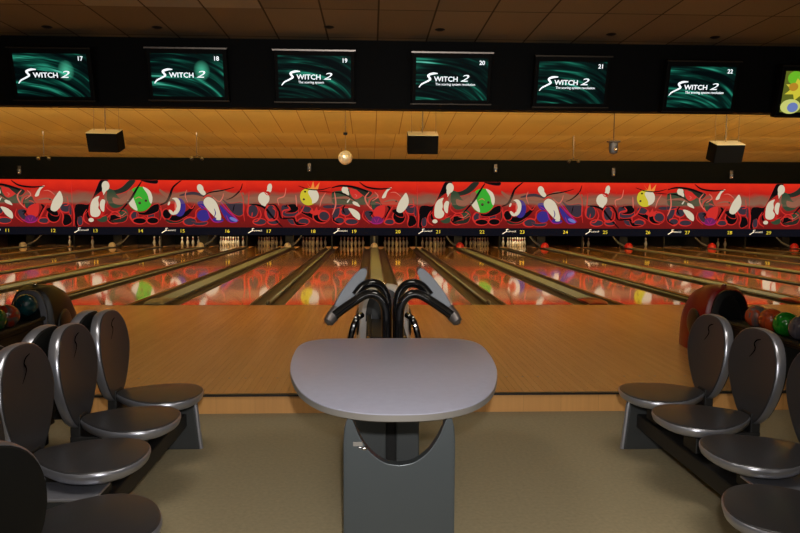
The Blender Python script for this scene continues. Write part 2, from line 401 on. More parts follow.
# side boards between lanes in the pin area, dark back curtain
for k in range(-4, 6):
    for off, kind in ((0.0, 0), (0.5, 1)):
        x = X0 + P * (k + off)
        if x > XR - 0.5: continue
        w = 0.165 if kind == 0 else 0.03
        nm = ('between lanes %d and %d' % ((lane_of(k, -1), lane_of(k, 1)) if kind == 0 else (lane_of(k, 1), lane_of(k + 1, -1))))
        o = mesh_obj('kickback_panel', B(-w, w, 28.72, 30.6, LZ, 1.3), M['black'], None); o.location = (x, 0, 0)
        tag(o, 'black upright side panel of the pin bay ' + nm, 'panel', 'black side panels of the pin bays')
o = mesh_obj('pit_curtain', B(XL + 0.05, XR - 0.05, 30.62, 30.68, -0.0, 1.3), M['black_wall']); tag(o, 'long black curtain behind the pin bays', 'curtain')

# ball return door domes with slanted arm at the far end of every wide capping
for k in range(-4, 6):
    x = X0 + P * k; red = k >= 1
    if x > XR - 0.4: continue
    t = thing('ball_lift_dome', ('red' if red else 'pale') + ' dome at the far end of the capping between lanes %d and %d' % (lane_of(k, -1), lane_of(k, 1)), 'ball door', (x, 28.1, LZ + 0.021), group='domes at the far ends of the cappings')
    bm = bmesh.new(); R = 0.165 if red else 0.14
    lathe(bm, [(R, 0.0)] + [(R * cos(a), 0.02 + R * 1.1 * sin(a)) for a in [pi/2 * i / 7 for i in range(8)]], 20)
    mesh_obj('dome', bm, mat('dome_red', (176, 26, 20), 0.3, emit=0.12) if red else mat('dome_pale', (178, 160, 130), 0.4, emit=0.05), t, smooth='auto')
    sgn = -1 if k >= 0 else 1
    bm = bmesh.new()
    tube(bm, [(sgn * 0.16, 0.05, 0.06), (sgn * 0.34, 0.3, 0.2), (sgn * 0.5, 0.45, 0.42)] if k else [(0, 0.3, 0.1), (0, 0.36, 0.42)], [0.05, 0.04, 0.03] if k else 0.045, 8)
    mesh_obj('sweep_arm', bm, M['hood_grey'], t, smooth='auto')
# ------------------------------------------------------------------ pins
bm = bmesh.new()
prof = [(0.026,0),(0.03,0.004),(0.037,0.03),(0.05,0.07),(0.0605,0.115),(0.058,0.15),(0.044,0.19),(0.029,0.225),(0.0235,0.25),(0.0245,0.28),(0.03,0.315),(0.0323,0.34),(0.029,0.362),(0.018,0.376),(0.0,0.381)]
lathe(bm, prof, 16); pin0 = mesh_obj('bowling_pin', bm, M['pin'], smooth=True)
first = [True]
def place_pin(n, i):
    rows = [(0, 0), (-.5, 1), (.5, 1), (-1, 2), (0, 2), (1, 2), (-1.5, 3), (-.5, 3), (.5, 3), (1.5, 3)]
    u, r = rows[i]; xc = lane_roots[n].location.x
    o = pin0 if first[0] else pin0.copy()
    if not first[0]: COL.objects.link(o)
    first[0] = False
    o.location = (xc + u * 0.3048, 28.95 + r * 0.264 - 0.02, LZ)
    full = len(SETS[n]) == 10
    tag(o, 'white pin with red neck stripes %s below yellow number %s' % ('in the rack' if full else 'left standing', WORDS[n]), 'bowling pin', 'pins below the yellow number ' + WORDS[n])
ALL = list(range(10))
SETS = {12: [5], 13: [6], 14: [5, 9], 15: [0, 2, 5, 9], 16: ALL, 17: ALL, 18: ALL, 19: ALL, 20: ALL, 21: ALL, 22: ALL, 23: ALL, 25: [6, 3], 26: [5], 27: [6], 28: [4, 5]}
WORDS = dict(zip(range(11, 31), 'eleven twelve thirteen fourteen fifteen sixteen seventeen eighteen nineteen twenty twenty-one twenty-two twenty-three twenty-four twenty-five twenty-six twenty-seven twenty-eight twenty-nine thirty'.split()))
for n, ids in SETS.items():
    for i in ids: place_pin(n, i)
# pin deck floor behind each lane bed
struct('floor_pin_deck', B(XL, XR, DECK + 0.2, 30.6, 0.0, LZ - 0.0005), M['lane'])

# ------------------------------------------------------------------ masking panels
def catmull(pts, closed, k=4):
    return [(p.x, p.y) for p in spline([(a, b, 0) for a, b in pts], k, closed)]
def build_art(items, seam):
    """items drawn in drawing units; returns a bmesh with one slot per colour"""
    bm = bmesh.new(); cols = []
    def mi(c):
        if c not in cols: cols.append(c)
        return cols.index(c)
    def U(x, y, l): return ((x - seam) / 725 * P, -0.002 - l * 0.0007, (430 - y) / 400 * 1.855)
    def clampf(p): return (min(max(p[0], seam + 1), seam + 724), min(max(p[1], 31), 429))
    full_items = []
    for it in items:      # dark blobs get a flame coloured outline
        if it[1] in ('gry', 'blk', 'dgn') and (it[0] == 'p' or (it[0] == 'e' and min(it[2][2:]) > 16)):
            if it[0] == 'e':
                cx, cy, rx, ry = it[2]; a0 = radians(it[3]) if len(it) > 3 else 0
                q = [(cx + (rx+5)*cos(t)*cos(a0) - (ry+5)*sin(t)*sin(a0), cy + (rx+5)*cos(t)*sin(a0) + (ry+5)*sin(t)*cos(a0)) for t in [2*pi*i/10 for i in range(10)]]
            else: q = list(it[2])
            full_items.append(('s', 'red', q + [q[0]], 10))
        full_items.append(it)
    for l, it in enumerate(full_items):
        kind, c = it[0], it[1]
        if kind == 'p':
            pts = catmull(it[2], True)
        elif kind == 'P': pts = it[2]
        elif kind == 'e':
            cx, cy, rx, ry = it[2]; a0 = radians(it[3]) if len(it) > 3 else 0
            pts = [(cx + rx*cos(t)*cos(a0) - ry*sin(t)*sin(a0), cy + rx*cos(t)*sin(a0) + ry*sin(t)*cos(a0)) for t in [2*pi*i/24 for i in range(24)]]
        elif kind == 's':
            w = it[3]; line = catmull(it[2], False, 5); n = len(line); L = []; Rr = []
            for i, p in enumerate(line):
                a, b = line[max(i-1, 0)], line[min(i+1, n-1)]
                d = sqrt((b[0]-a[0])**2 + (b[1]-a[1])**2) or 1
                nx, ny = -(b[1]-a[1])/d, (b[0]-a[0])/d
                ww = w * (0.35 + 0.65 * sin(pi * min(max(i / (n-1), 0.0), 1.0))) / 2
                L.append((p[0]+nx*ww, p[1]+ny*ww)); Rr.append((p[0]-nx*ww, p[1]-ny*ww))
            L = [clampf(p) for p in L]; Rr = [clampf(p) for p in Rr]
            vl = [bm.verts.new(U(*p, l)) for p in L]; vr = [bm.verts.new(U(*p, l)) for p in Rr]
            for i in range(n-1):
                try: bm.faces.new((vl[i], vl[i+1], vr[i+1], vr[i])).material_index = mi(c)
                except ValueError: pass
            continue
        pts = [clampf(p) for p in pts]
        q = []
        for p in pts:
            if not q or abs(p[0]-q[-1][0]) + abs(p[1]-q[-1][1]) > 0.5: q.append(p)
        f = bm.faces.new([bm.verts.new(U(*p, l)) for p in q]); f.material_index = mi(c)
        f.normal_update()
        bmesh.ops.triangulate(bm, faces=[f])
    return bm, cols
A_art = [
 ('p','blk',[(105,262),(150,235),(215,240),(250,190),(285,110),(325,32),(385,32),(352,80),(330,150),(262,205),(215,290),(178,330),(160,400),(130,425),(102,420)]),
 ('p','dgn',[(375,110),(440,115),(500,90),(560,35),(610,35),(560,105),(500,140),(430,155),(385,160)]),
 ('p','grn',[(385,110),(430,120),(470,180),(520,200),(500,250),(430,270),(390,240),(370,180)]),
 ('p','smoke',[(420,180),(480,190),(530,160),(540,200),(500,240),(430,230)]),
 ('e','grn',(505,325,42,55)), ('e','blk',(430,362,52,36)), ('e','grn',(330,360,45,30)), ('p','dgn',[(400,380),(450,395),(520,380),(540,330),(500,350),(450,365)]),
 ('s','red',[(390,370),(400,320),(440,300),(475,325),(480,365)],10), ('s','red',[(380,210),(370,260),(420,300),(500,290),(540,320)],9),
 ('s','pnk',[(440,330),(470,340),(500,330),(530,300)],5),
 ('e','blk',(215,330,14,28)), ('p','gry',[(130,350),(160,345),(165,400),(140,420),(125,395)]),
 ('e','gry',(735,330,26,30)),
 ('p','mouth',[(300,150),(330,130),(350,160),(350,210),(365,260),(350,320),(310,360),(240,355),(215,310),(232,225),(265,180)]),
 ('p','crm',[(310,168),(300,200),(305,240),(300,270),(318,300),(305,335),(272,347),(240,335),(232,300),(238,235),(262,190)]),
 ('p','crm',[(330,198),(357,205),(352,250),(345,300),(322,285),(312,240)]),
 ('e','crm',(365,82,32,42)), ('p','crm',[(340,100),(388,105),(365,130),(345,160),(338,140)]),
 ('e','crm',(238,372,22,17)), ('e','mouth',(330,150,14,22)),
 ('s','red',[(205,280),(178,330),(182,380),(225,410)],12), ('s','red',[(85,240),(98,330),(92,425)],12), ('s','red',[(84,60),(86,240)],5),
 ('s','red',[(335,300),(330,340),(380,320)],8),
 ('p','blk',[(590,300),(680,305),(745,250),(800,235),(800,290),(720,325),(650,325)]),
 ('e','gry',(600,335,30,35)), ('e','blk',(640,378,52,22)), ('e','blk',(750,375,45,24)), ('s','red',[(590,300),(560,340),(590,390),(640,405)],10), ('s','red',[(620,310),(625,350),(690,345),(700,385)],9),
 ('e','ball_green',(648,192,102,106)),
 ('p','crm',[(575,140),(600,200),(625,290),(570,255),(545,200),(555,160)]),
 ('p','crm',[(672,88),(730,120),(752,180),(742,230),(725,210),(710,150)]),
 ('p','smoke',[(545,130),(580,115),(600,150),(575,190),(545,200)]),
 ('e','blk',(645,225,12,12)), ('e','blk',(697,206,11,11)), ('s','pnk',[(610,190),(640,175),(665,190)],6),
 ('s','blk',[(665,42),(612,125),(570,195),(480,300)],20), ('s','dgn',[(560,35),(610,35),(560,105)],10),
 ('p','blk',[(655,32),(760,32),(800,32),(790,60),(720,55)]),
]
B_art = [
 ('s','smoke',[(30,110),(120,170),(240,150),(340,170),(420,160)],46), ('s','gry',[(200,160),(320,140),(420,170)],26),
 ('p','gry',[(560,190),(620,225),(728,220),(732,310),(692,332),(640,305),(590,240)]),
 ('s','smoke',[(420,165),(520,130),(640,160),(740,140)],50),
 ('e','gry',(282,382,52,30)), ('p','gry',[(300,380),(350,390),(430,385),(410,410),(330,412)]),
 ('s','blk',[(90,310),(110,345),(180,352),(260,310),(325,245)],44), ('e','blk',(92,318,34,40)), ('e','dgn',(20,320,22,52)), ('p','dgn',[(80,360),(170,385),(260,340),(200,390),(110,395)]),
 ('e','blue',(198,262,52,78)), ('e','mouth',(140,262,44,54)), ('e','art_skip',(0,0,1,1)) if False else ('e','mouth',(135,262,40,50)),
 ('p','crm',[(138,185),(178,180),(206,215),(204,275),(176,318),(135,322),(150,300),(174,262),(172,225),(158,198)]),
 ('p','crm',[(108,285),(128,285),(148,308),(150,325),(125,318)]), ('e','crm',(112,228,8,18),25), ('e','pnk',(165,250,6,40)),
 ('s','blk',[(222,28),(150,90),(122,160),(92,215),(40,240)],20),
 ('e','blue',(398,330,54,50)), ('p','blue',[(535,240),(565,262),(625,325),(688,372),(650,390),(600,376),(552,300)]),
 ('e','blue',(518,370,48,22)), ('e','lav',(650,362,36,14),25), ('p','blue',[(350,220),(400,210),(420,260),(380,270)]),
 ('s','mag',[(370,240),(430,282),(452,340),(490,385),(560,378)],9), ('s','mag',[(540,205),(590,270),(660,340),(695,375)],12), ('s','mag',[(590,330),(620,385),(680,388)],7),
 ('e','crm',(376,98,26,36),-20), ('p','crm',[(358,110),(395,105),(422,140),(404,158),(375,140)]),
 ('p','crm',[(408,192),(440,172),(482,188),(512,225),(535,290),(546,350),(505,350),(462,310),(422,262),(402,225)]),
 ('s','blue',[(490,270),(500,310),(485,350)],8), ('e','crm',(525,360,22,9)), ('s','red',[(395,185),(430,160),(470,165)],14),
 ('s','blk',[(400,172),(450,135),(560,115),(658,88)],11), ('s','blk',[(730,55),(710,112),(650,170),(592,196)],12), ('s','blk',[(660,235),(645,300)],9),
 ('s','red',[(245,410),(232,372),(280,345),(330,350),(340,290),(380,262)],12), ('s','pnk',[(480,170),(530,210),(560,180),(570,140)],9),
 ('s','red',[(705,110),(735,190),(735,300),(745,380)],9), ('s','red',[(45,250),(52,320),(80,370)],11), ('s','pnk',[(265,110),(250,160),(270,220)],7),
 ('s','red',[(260,230),(300,270),(330,230)],10),
]
C_art = [
 ('s','smoke',[(35,185),(150,190),(330,190),(460,185)],60), ('s','smoke',[(640,180),(757,190)],60),
 ('e','gry',(88,290,42,52)), ('e','gry',(145,382,52,24)), ('e','gry',(240,300,36,60)), ('e','gry',(262,382,44,20)), ('p','gry',[(330,250),(390,240),(470,290),(440,330),(350,330)]),
 ('p','blk',[(365,235),(420,240),(475,265),(440,300),(360,300),(410,275)]), ('p','gry',[(380,360),(430,365),(460,400),(410,400)]),
 ('p','blk',[(505,288),(570,300),(620,330),(700,385),(640,385),(585,350),(500,305)]), ('p','gry',[(500,250),(560,250),(590,280),(560,300),(510,290)]),
 ('e','blk',(670,335,68,50)), ('e','gry',(690,330,42,36),20), ('e','gry',(515,380,44,26)), ('p','blk',[(430,350),(470,390),(540,402),(470,412),(440,390)]), ('e','gry',(730,250,50,14)),
 ('e','crm',(232,86,20,32),10), ('p','crm',[(215,100),(248,105),(235,130),(205,135)]), ('e','mouth',(212,135,24,16)), ('e','crm',(182,182,48,54)), ('e','crm',(182,232,22,18)),
 ('s','red',[(185,125),(210,150),(240,150)],8),
 ('s','blk',[(60,232),(120,236),(190,262),(250,335),(340,430)],20), ('s','blk',[(200,240),(270,235),(308,285),(330,350),(430,350),(475,395)],16), ('s','blk',[(355,250),(430,235),(470,260)],18),
 ('s','red',[(60,120),(52,230),(45,330)],12), ('s','red',[(138,260),(158,320),(130,372),(90,380)],12), ('s','red',[(215,230),(190,310),(225,370),(290,355),(300,290)],12),
 ('s','pnk',[(370,90),(355,160),(300,185),(310,240)],10), ('s','red',[(338,350),(342,290),(400,270),(380,240)],12), ('s','pnk',[(452,150),(460,250)],10),
 ('s','pnk',[(705,130),(670,190),(655,250)],10), ('s','red',[(525,240),(492,300),(450,332),(462,380)],14), ('P','red',[(565,300),(590,262),(605,290),(630,250),(640,290),(665,265),(655,315),(610,325)]),
 ('s','red',[(85,300),(80,340)],8), ('s','red',[(255,260),(290,290)],8), ('s','red',[(500,340),(560,360),(570,390)],9),
 ('P','org',[(590,110),(545,45),(580,90),(600,30),(612,90),(655,40),(640,100)]),
 ('e','ylw',(560,165,72,74)), ('e','crm',(595,160,52,62)), ('p','ylw',[(500,120),(545,100),(560,140),(590,200),(575,232),(520,220),(495,170)]),
 ('e','blk',(531,122,9,8)), ('e','blk',(520,188,10,9)),
 ('s','blk',[(475,72),(560,100),(660,105),(750,82)],10), ('s','blk',[(640,118),(754,125)],7),
]
D_art = [
 ('p','grn',[(35,130),(120,110),(220,90),(340,120),(350,170),(320,230),(200,225),(60,232)]), ('p','red',[(190,95),(260,110),(300,150),(240,185),(200,150)]), ('s','pnk',[(230,140),(250,155),(235,170)],6),
 ('p','dgn',[(240,85),(340,105),(380,130),(340,170),(290,140)]), ('s','smoke',[(35,180),(160,170),(230,200)],20),
 ('e','dgn',(415,228,58,56)), ('e','gry',(415,250,40,34)), ('e','grn',(390,225,20,40)),
 ('p','rball',[(430,110),(520,120),(600,140),(640,190),(600,250),(540,240),(470,235),(440,180)]), ('p','red',[(440,240),(490,240),(480,330),(440,350),(390,320),(400,270)]),
 ('s','smoke',[(480,205),(560,190),(620,215)],14),
 ('p','gry',[(50,290),(80,260),(110,270),(90,330),(60,370),(40,350)]), ('e','gry',(102,368,36,24)), ('s','blk',[(45,340),(60,375),(100,392)],16), ('e','gry',(205,378,52,22)), ('e','gry',(155,292,38,32)), ('s','blk',[(150,235),(130,270),(150,310)],14),
 ('p','gry',[(320,290),(380,285),(370,320),(400,370),(360,370),(325,335)]), ('s','blk',[(350,300),(380,300),(360,330)],14), ('e','gry',(530,378,44,20)), ('e','purple',(420,365,48,34)), ('s','mag',[(340,365),(400,395),(460,385),(480,350)],9),
 ('s','mag',[(395,350),(415,385)],6), ('s','mag',[(440,345),(420,385)],6), ('s','blk',[(510,240),(530,270),(490,340)],22), ('e','blk',(610,335,50,54)), ('p','blk',[(550,280),(620,270),(650,330),(600,330)]),
 ('e','gry',(712,268,46,36)), ('p','blk',[(690,330),(740,330),(757,390),(700,420),(682,380)]), ('p','gry',[(745,240),(757,260),(757,330),(740,310)]), ('p','gry',[(0,235),(130,238),(60,262),(0,262)]),
 ('e','crm',(148,104,28,30)), ('p','crm',[(122,112),(172,108),(182,150),(150,135)]), ('p','crm',[(165,205),(190,180),(180,205),(170,215)]), ('p','crm',[(215,205),(250,210),(277,248),(240,238),(218,225)]),
 ('p','crm',[(178,262),(228,272),(272,310),(272,362),(225,335),(195,295)]), ('p','crm',[(546,82),(505,98),(462,168),(492,168),(510,120)]),
 ('p','crm',[(670,128),(692,190),(680,245),(632,298),(588,282),(608,210),(640,160)]), ('e','blk',(585,200,8,7)), ('s','pnk',[(535,125),(580,125),(625,160)],7),
 ('s','blk',[(35,88),(110,70),(210,78),(300,102),(352,128)],20), ('s','blk',[(35,130),(100,128),(180,160),(250,210)],14), ('s','blk',[(272,38),(335,80),(440,95),(540,88)],16), ('s','blk',[(35,182),(130,185),(160,200)],6),
 ('s','pnk',[(60,125),(70,230),(40,320)],12), ('s','red',[(110,250),(110,310),(150,330),(140,380)],12), ('s','pnk',[(355,120),(320,170),(340,230),(380,270)],12), ('s','red',[(310,280),(300,340),(360,395)],10),
 ('s','red',[(560,240),(520,310),(480,390)],14), ('s','pnk',[(400,120),(430,160),(380,200)],9), ('s','red',[(660,290),(690,330),(680,400)],12), ('s','red',[(725,170),(735,240),(700,250)],9), ('s','red',[(40,370),(100,405),(140,380)],8),
 ('s','red',[(545,330),(570,370),(560,395)],8), ('s','red',[(230,355),(160,350),(150,380)],9),
]
DESC = {'A': 'with leaping pin and green ball', 'B': 'with blue ball and running pin', 'C': 'with small pin and yellow ball', 'D': 'with broken pin pieces'}
arts = {}
for key, items, seam in (('A', A_art, 80), ('B', B_art, 30), ('C', C_art, 30), ('D', D_art, 35)):
    bm, cols = build_art(items, seam)
    me = bpy.data.meshes.new('flame_artwork'); bm.to_mesh(me); bm.free()
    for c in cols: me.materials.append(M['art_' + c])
    arts[key] = me
base_me = None; band_me = None
for k in range(-4, 6):
    key = 'DABC'[k % 4]
    x = X0 + P * (k - 0.5)
    n1, n2 = lane_of(k, -1), lane_of(k, 1)
    t = thing('masking_panel', 'red flame masking panel %s above lanes %d and %d' % (DESC[key], n1, n2), 'wall panel', (x, MASK, 0.93), group='red masking panels above the pins')
    if x + P > XR:
        w = XR - x
    else: w = P
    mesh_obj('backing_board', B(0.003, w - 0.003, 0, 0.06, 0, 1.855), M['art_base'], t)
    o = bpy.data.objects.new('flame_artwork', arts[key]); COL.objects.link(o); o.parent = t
    if x + P > XR: o.scale.x = w / P
    bd = mesh_obj('number_band', B(0.0, w, -0.02, 0.08, -0.31, 0.0), M['maskband'], t)
    # measured positions of the printed marks
    xs = (0.0, 0.0)
    sl = 725.0
    text_mesh('lane_number', str(n1), 0.19, M['yellow'], bd, (0.89, -0.024, -0.16), sx=1.12, bold=0.0)
    text_mesh('lane_number', str(n2), 0.19, M['yellow'], bd, (2.66, -0.024, -0.16), sx=1.12, bold=0.0)
    text_mesh('maker_mark', 'Brunswick', 0.105, M['white'], bd, (0.42, -0.024, -0.125), shear=0.4, sx=0.95)
    b2 = bmesh.new()
    pts = [(0.08, -0.235), (0.2, -0.16), (0.25, -0.11), (0.24, -0.06), (0.32, -0.045)]
    pl = [(p.x, p.y) for p in spline([(a, b, 0) for a, b in pts], 5)]
    L = [b2.verts.new((a - 0.012, -0.024, b + 0.014)) for a, b in pl]; R_ = [b2.verts.new((a + 0.016, -0.024, b - 0.008)) for a, b in pl]
    for i in range(len(pl) - 1): b2.faces.new((L[i], L[i+1], R_[i+1], R_[i]))
    mesh_obj('swoosh_mark', b2, M['white'], bd)

# ------------------------------------------------------------------ monitors
def monitor(n, x, z, w, lab, blob=False, fruit=False):
    t = thing('score_monitor', lab, 'monitor', (x, 8.82, z), group='overhead score monitors')
    t.rotation_euler = (radians(13), 0, 0)
    hw, hh = w / 2, 0.25
    mesh_obj('casing', B(-hw - 0.05, hw + 0.05, 0.0, 0.12, -hh - 0.07, hh + 0.07), M['fascia'], t, bevel=0.01)
    if fruit:
        m = mat('screen_yellow_picture', (10, 12, 8), 0.5, emit=0.9, ec=(96, 104, 34))
    else:
        m = screen_mat('screen_green_swirl_%d' % n, n, blob)
    sc = mesh_obj('screen', B(-hw, hw, -0.006, 0.002, -hh, hh), m, t)
    mesh_obj('top_rail', B(-hw - 0.06, hw + 0.06, -0.03, 0.0, hh + 0.055, hh + 0.073), M['rail'] if n in (18, 19, 20) else M['rail_dark'], t)
    mesh_obj('bottom_rail', B(-hw - 0.06, hw + 0.06, -0.03, 0.0, -hh - 0.055, -hh - 0.042), M['rail_dark'], t)
    if fruit:
        b2 = bmesh.new()
        def disc(cx, cz, rx, rz, y, mi, k=18, star=0):
            vs = []
            for i in range(k):
                a = 2*pi*i/k; rr = 1 if not star or i % 2 == 0 else star
                vs.append(b2.verts.new((cx + rx*rr*cos(a), y, cz + rz*rr*sin(a))))
            b2.faces.new(vs).material_index = mi
        disc(-0.30, 0.17, 0.09, 0.08, -0.008, 0); disc(-0.16, 0.19, 0.08, 0.06, -0.0085, 1); disc(0, 0.15, 0.1, 0.08, -0.008, 0)
        disc(-0.22, 0.03, 0.2, 0.14, -0.009, 2, 14, 0.55); disc(0.02, 0.02, 0.22, 0.13, -0.0095, 2, 16, 0.6); disc(-0.3, 0.06, 0.06, 0.05, -0.01, 3); disc(-0.1, -0.05, 0.1, 0.05, -0.0105, 3)
        disc(0.25, 0.05, 0.15, 0.15, -0.0092, 2, 12, 0.6)
        disc(-0.3, -0.18, 0.13, 0.09, -0.011, 4); disc(-0.27, -0.19, 0.07, 0.06, -0.0115, 5)
        for v in [(-0.14, 0.4, -0.25, -0.13, 3), (-0.12, 0.38, -0.24, -0.19, 5)]:
            f = b2.faces.new([b2.verts.new(p) for p in ((v[0], -0.012 - v[4]*0.0003, v[2]), (v[1], -0.012 - v[4]*0.0003, v[2]), (v[1], -0.012 - v[4]*0.0003, v[3]), (v[0], -0.012 - v[4]*0.0003, v[3]))]); f.material_index = v[4]
        cs = [(110, 190, 40), (200, 220, 150), (216, 205, 60), (190, 140, 40), (210, 215, 120), (110, 130, 190)]
        mesh_obj('screen_picture', b2, [mat('pic_%d' % i, tuple(q*0.3 for q in c), 0.5, emit=0.85, ec=c) for i, c in enumerate(cs)], sc)
        return t
    text_mesh('lane_number', str(n), 0.07, M['scr_white'], sc, (hw - 0.075, -0.009, hh - 0.055), bold=0.001)
    text_mesh('logo_lettering', 'WITCH', 0.082, M['scr_white'], sc, (-0.07, -0.009, -0.002), sx=1.08, bold=0.001)
    text_mesh('logo_lettering', '2', 0.115, M['scr_white'], sc, (0.15, -0.009, 0.008), sx=1.75, shear=0.3, bold=0.0)
    b2 = bmesh.new()   # sweeping brushed S
    pts = [(0.0-.13, 0.07, .012), (-.2, .068, .03), (-.265, .045, .03), (-.25, .015, .03), (-.235, -.01, .026), (-.3, -.045, .022), (-.36, -.075, .02), (-.395, -.115, .012)]
    pts = [(a * 0.85 - 0.065, b * 0.9 + 0.003, c * 0.8) for a, b, c in pts]
    sp = spline(pts, 5); Lv = []; Rv = []
    for i, p in enumerate(sp):
        a, b = sp[max(i-1, 0)], sp[min(i+1, len(sp)-1)]; d = Vector((b.x-a.x, b.y-a.y)).normalized()
        h = abs(p.z) / 2
        Lv.append(b2.verts.new((p.x - d.y*h, -0.009, p.y + d.x*h))); Rv.append(b2.verts.new((p.x + d.y*h, -0.009, p.y - d.x*h)))
    for i in range(len(sp)-1): b2.faces.new((Lv[i], Lv[i+1], Rv[i+1], Rv[i]))
    mesh_obj('swoosh_letter', b2, M['scr_white'], sc)
    if not blob:
        s = 'The scoring system' if n == 19 else 'The scoring system revolution'
        text_mesh('tagline', s, 0.042, M['scr_white'], sc, (-0.20, -0.009, -0.062), sx=0.95, align='LEFT', bold=0.0)
    return t
monitor(17, -3.83, 3.185, 0.86, 'green swirl monitor numbered 17, leftmost, above the left seats', True)
monitor(18, -2.22, 3.205, 0.86, 'green swirl monitor numbered 18 above the lanes', True)
monitor(19, -0.69, 3.20, 0.88, 'green swirl monitor numbered 19 with bright top rail')
monitor(20, 0.985, 3.195, 0.88, 'green swirl monitor numbered 20 with bright top rail')
monitor(21, 2.475, 3.17, 0.84, 'green swirl monitor numbered 21, right of the middle')
monitor(22, 4.105, 3.13, 0.82, 'green swirl monitor numbered 22 above the right seats')
monitor(23, 5.57, 3.09, 0.84, 'monitor with yellow and green picture cut by the right edge', fruit=True)

# ------------------------------------------------------------------ ceiling speakers, mirror ball, small lamps
def ceil_z(y):
    for y0, z0, y1, z1 in ((9.25,4.0,14.05,3.535),(14.05,4.08,19.05,3.63),(19.05,4.04,24.65,3.75),(24.65,4.02,28.45,3.66)):
        if y0 <= y <= y1: return z0 + (z1-z0)*(y-y0)/(y1-y0)
    return 3.7
for x, z, rz, lab in ((-4.74, 2.81, -0.06, 'black hanging speaker with cream top, leftmost'), (0.93, 2.82, 0, 'black hanging speaker with cream top near the middle'), (6.55, 2.70, 0.06, 'black hanging speaker with cream top at the right')):
    y = 13.0
    t = thing('hanging_speaker', lab, 'speaker', (x, y, z), 0, 'black speakers hung over the lanes')
    tilt = Matrix.Rotation(radians(20), 4, 'X') @ Matrix.Rotation(rz, 4, 'Z')
    def tb(*a):
        bm = B(*a); bmesh.ops.transform(bm, matrix=tilt, verts=bm.verts[:]); return bm
    mesh_obj('cabinet', tb(-0.275, 0.275, -0.15, 0.15, -0.17, 0.17), M['spk'], t, bevel=0.008)
    mesh_obj('grille', tb(-0.265, 0.265, -0.158, -0.148, -0.16, 0.15), M['spk'], t)
    mesh_obj('top_panel', tb(-0.272, 0.272, -0.15, 0.148, 0.17, 0.178), M['box_top'], t)
    for sx in (-0.2, 0.0, 0.24):
        bm = bmesh.new(); tube(bm, [(sx, 0.0, 0.17), (sx, 0.0, ceil_z(y) - z + 0.01)], 0.011 if sx == 0 else 0.004, 8)
        mesh_obj('suspension_wire', bm, M['wire'], t)
# mirror ball
t = thing('mirror_ball', 'small shiny mirror ball hanging on a rod above the lanes', 'mirror ball', (-0.47, 13.0, 2.545))
bm = bmesh.new(); bmesh.ops.create_icosphere(bm, subdivisions=3, radius=0.128); mesh_obj('ball', bm, M['mirror'], t)
bm = bmesh.new(); tube(bm, [(0, 0, 0.12), (0, 0, ceil_z(13) - 2.545)], 0.006, 8); mesh_obj('rod', bm, M['wire'], t)
bm = bmesh.new(); lathe(bm, [(0.0, 0.40), (0.035, 0.41), (0.035, 0.45), (0, 0.45)], 12); mesh_obj('motor', bm, M['black'], t)
# can lamp right of the middle
t = thing('ceiling_spotlight', 'grey spotlight fixture hanging below the tan ceiling', 'spotlight', (4.45, 13.0, 2.76))
bm = bmesh.new(); box(bm, -0.11, 0.11, -0.05, 0.05, 0.1, 0.13); tube(bm, [(0, 0, 0.13), (0, 0, ceil_z(13) - 2.76)], 0.008, 8); mesh_obj('bracket', bm, M['rail_dark'], t)
bm = bmesh.new(); lathe(bm, [(0, 0.1), (0.08, 0.09), (0.085, -0.02), (0.07, -0.1), (0.0, -0.12)], 16); mesh_obj('lamp_body', bm, M['hood_grey'], t, smooth='auto')
bm = bmesh.new(); sphere(bm, (0.01, -0.07, -0.03), 0.035); mesh_obj('lens', bm, M['chrome'], t, smooth=True)
# small fixtures on the dark header
for x, z, lab in ((-13.7, 3.10, 'at the far left'), (-2.45, 3.27, 'left of the middle'), (4.97, 3.29, 'right of the middle'), (9.75, 3.17, 'below the grey spotlight'), (14.6, 3.1, 'at the far right')):
    t = thing('wall_spotlight', 'small dark lamp on the black header wall ' + lab, 'spotlight', (x, 28.4, z), group='small lamps on the header wall')
    mesh_obj('bracket', B(-0.06, 0.06, 0, 0.1, 0.05, 0.2), M['rail_dark'], t)
    bm = bmesh.new(); lathe(bm, [(0, 0.06), (0.08, 0.05), (0.07, -0.12), (0, -0.12)], 14); mesh_obj('lamp_body', bm, M['hood_grey'], t, smooth='auto')
    bm = bmesh.new(); sphere(bm, (0, -0.06, -0.08), 0.045); mesh_obj('lens', bm, M['chrome'], t, smooth=True)
for x, y, z, lab in ((-8.75, 19.5, 2.95, 'at the left'), (5.85, 20.5, 3.05, 'right of the middle'), (-4.7, 19.5, 2.98, 'left of the mirror ball')):
    t = thing('pendant_fixture', 'thin rod with small twin lamp under the tan ceiling ' + lab, 'lamp', (x, y, z), group='thin twin lamps below the ceiling')
    bm = bmesh.new(); tube(bm, [(0, 0, 0.05), (0, 0, ceil_z(y) - z)], 0.012, 8); mesh_obj('rod', bm, M['rail_dark'], t)
    for s in (-1, 1):
        bm = bmesh.new(); tube(bm, [(0, 0, 0.08), (s * 0.12, 0, 0.04)], 0.012, 8); sphere(bm, (s * 0.14, -0.02, 0.0), 0.05); mesh_obj('lamp_head', bm, M['rail_dark'], t, smooth='auto')
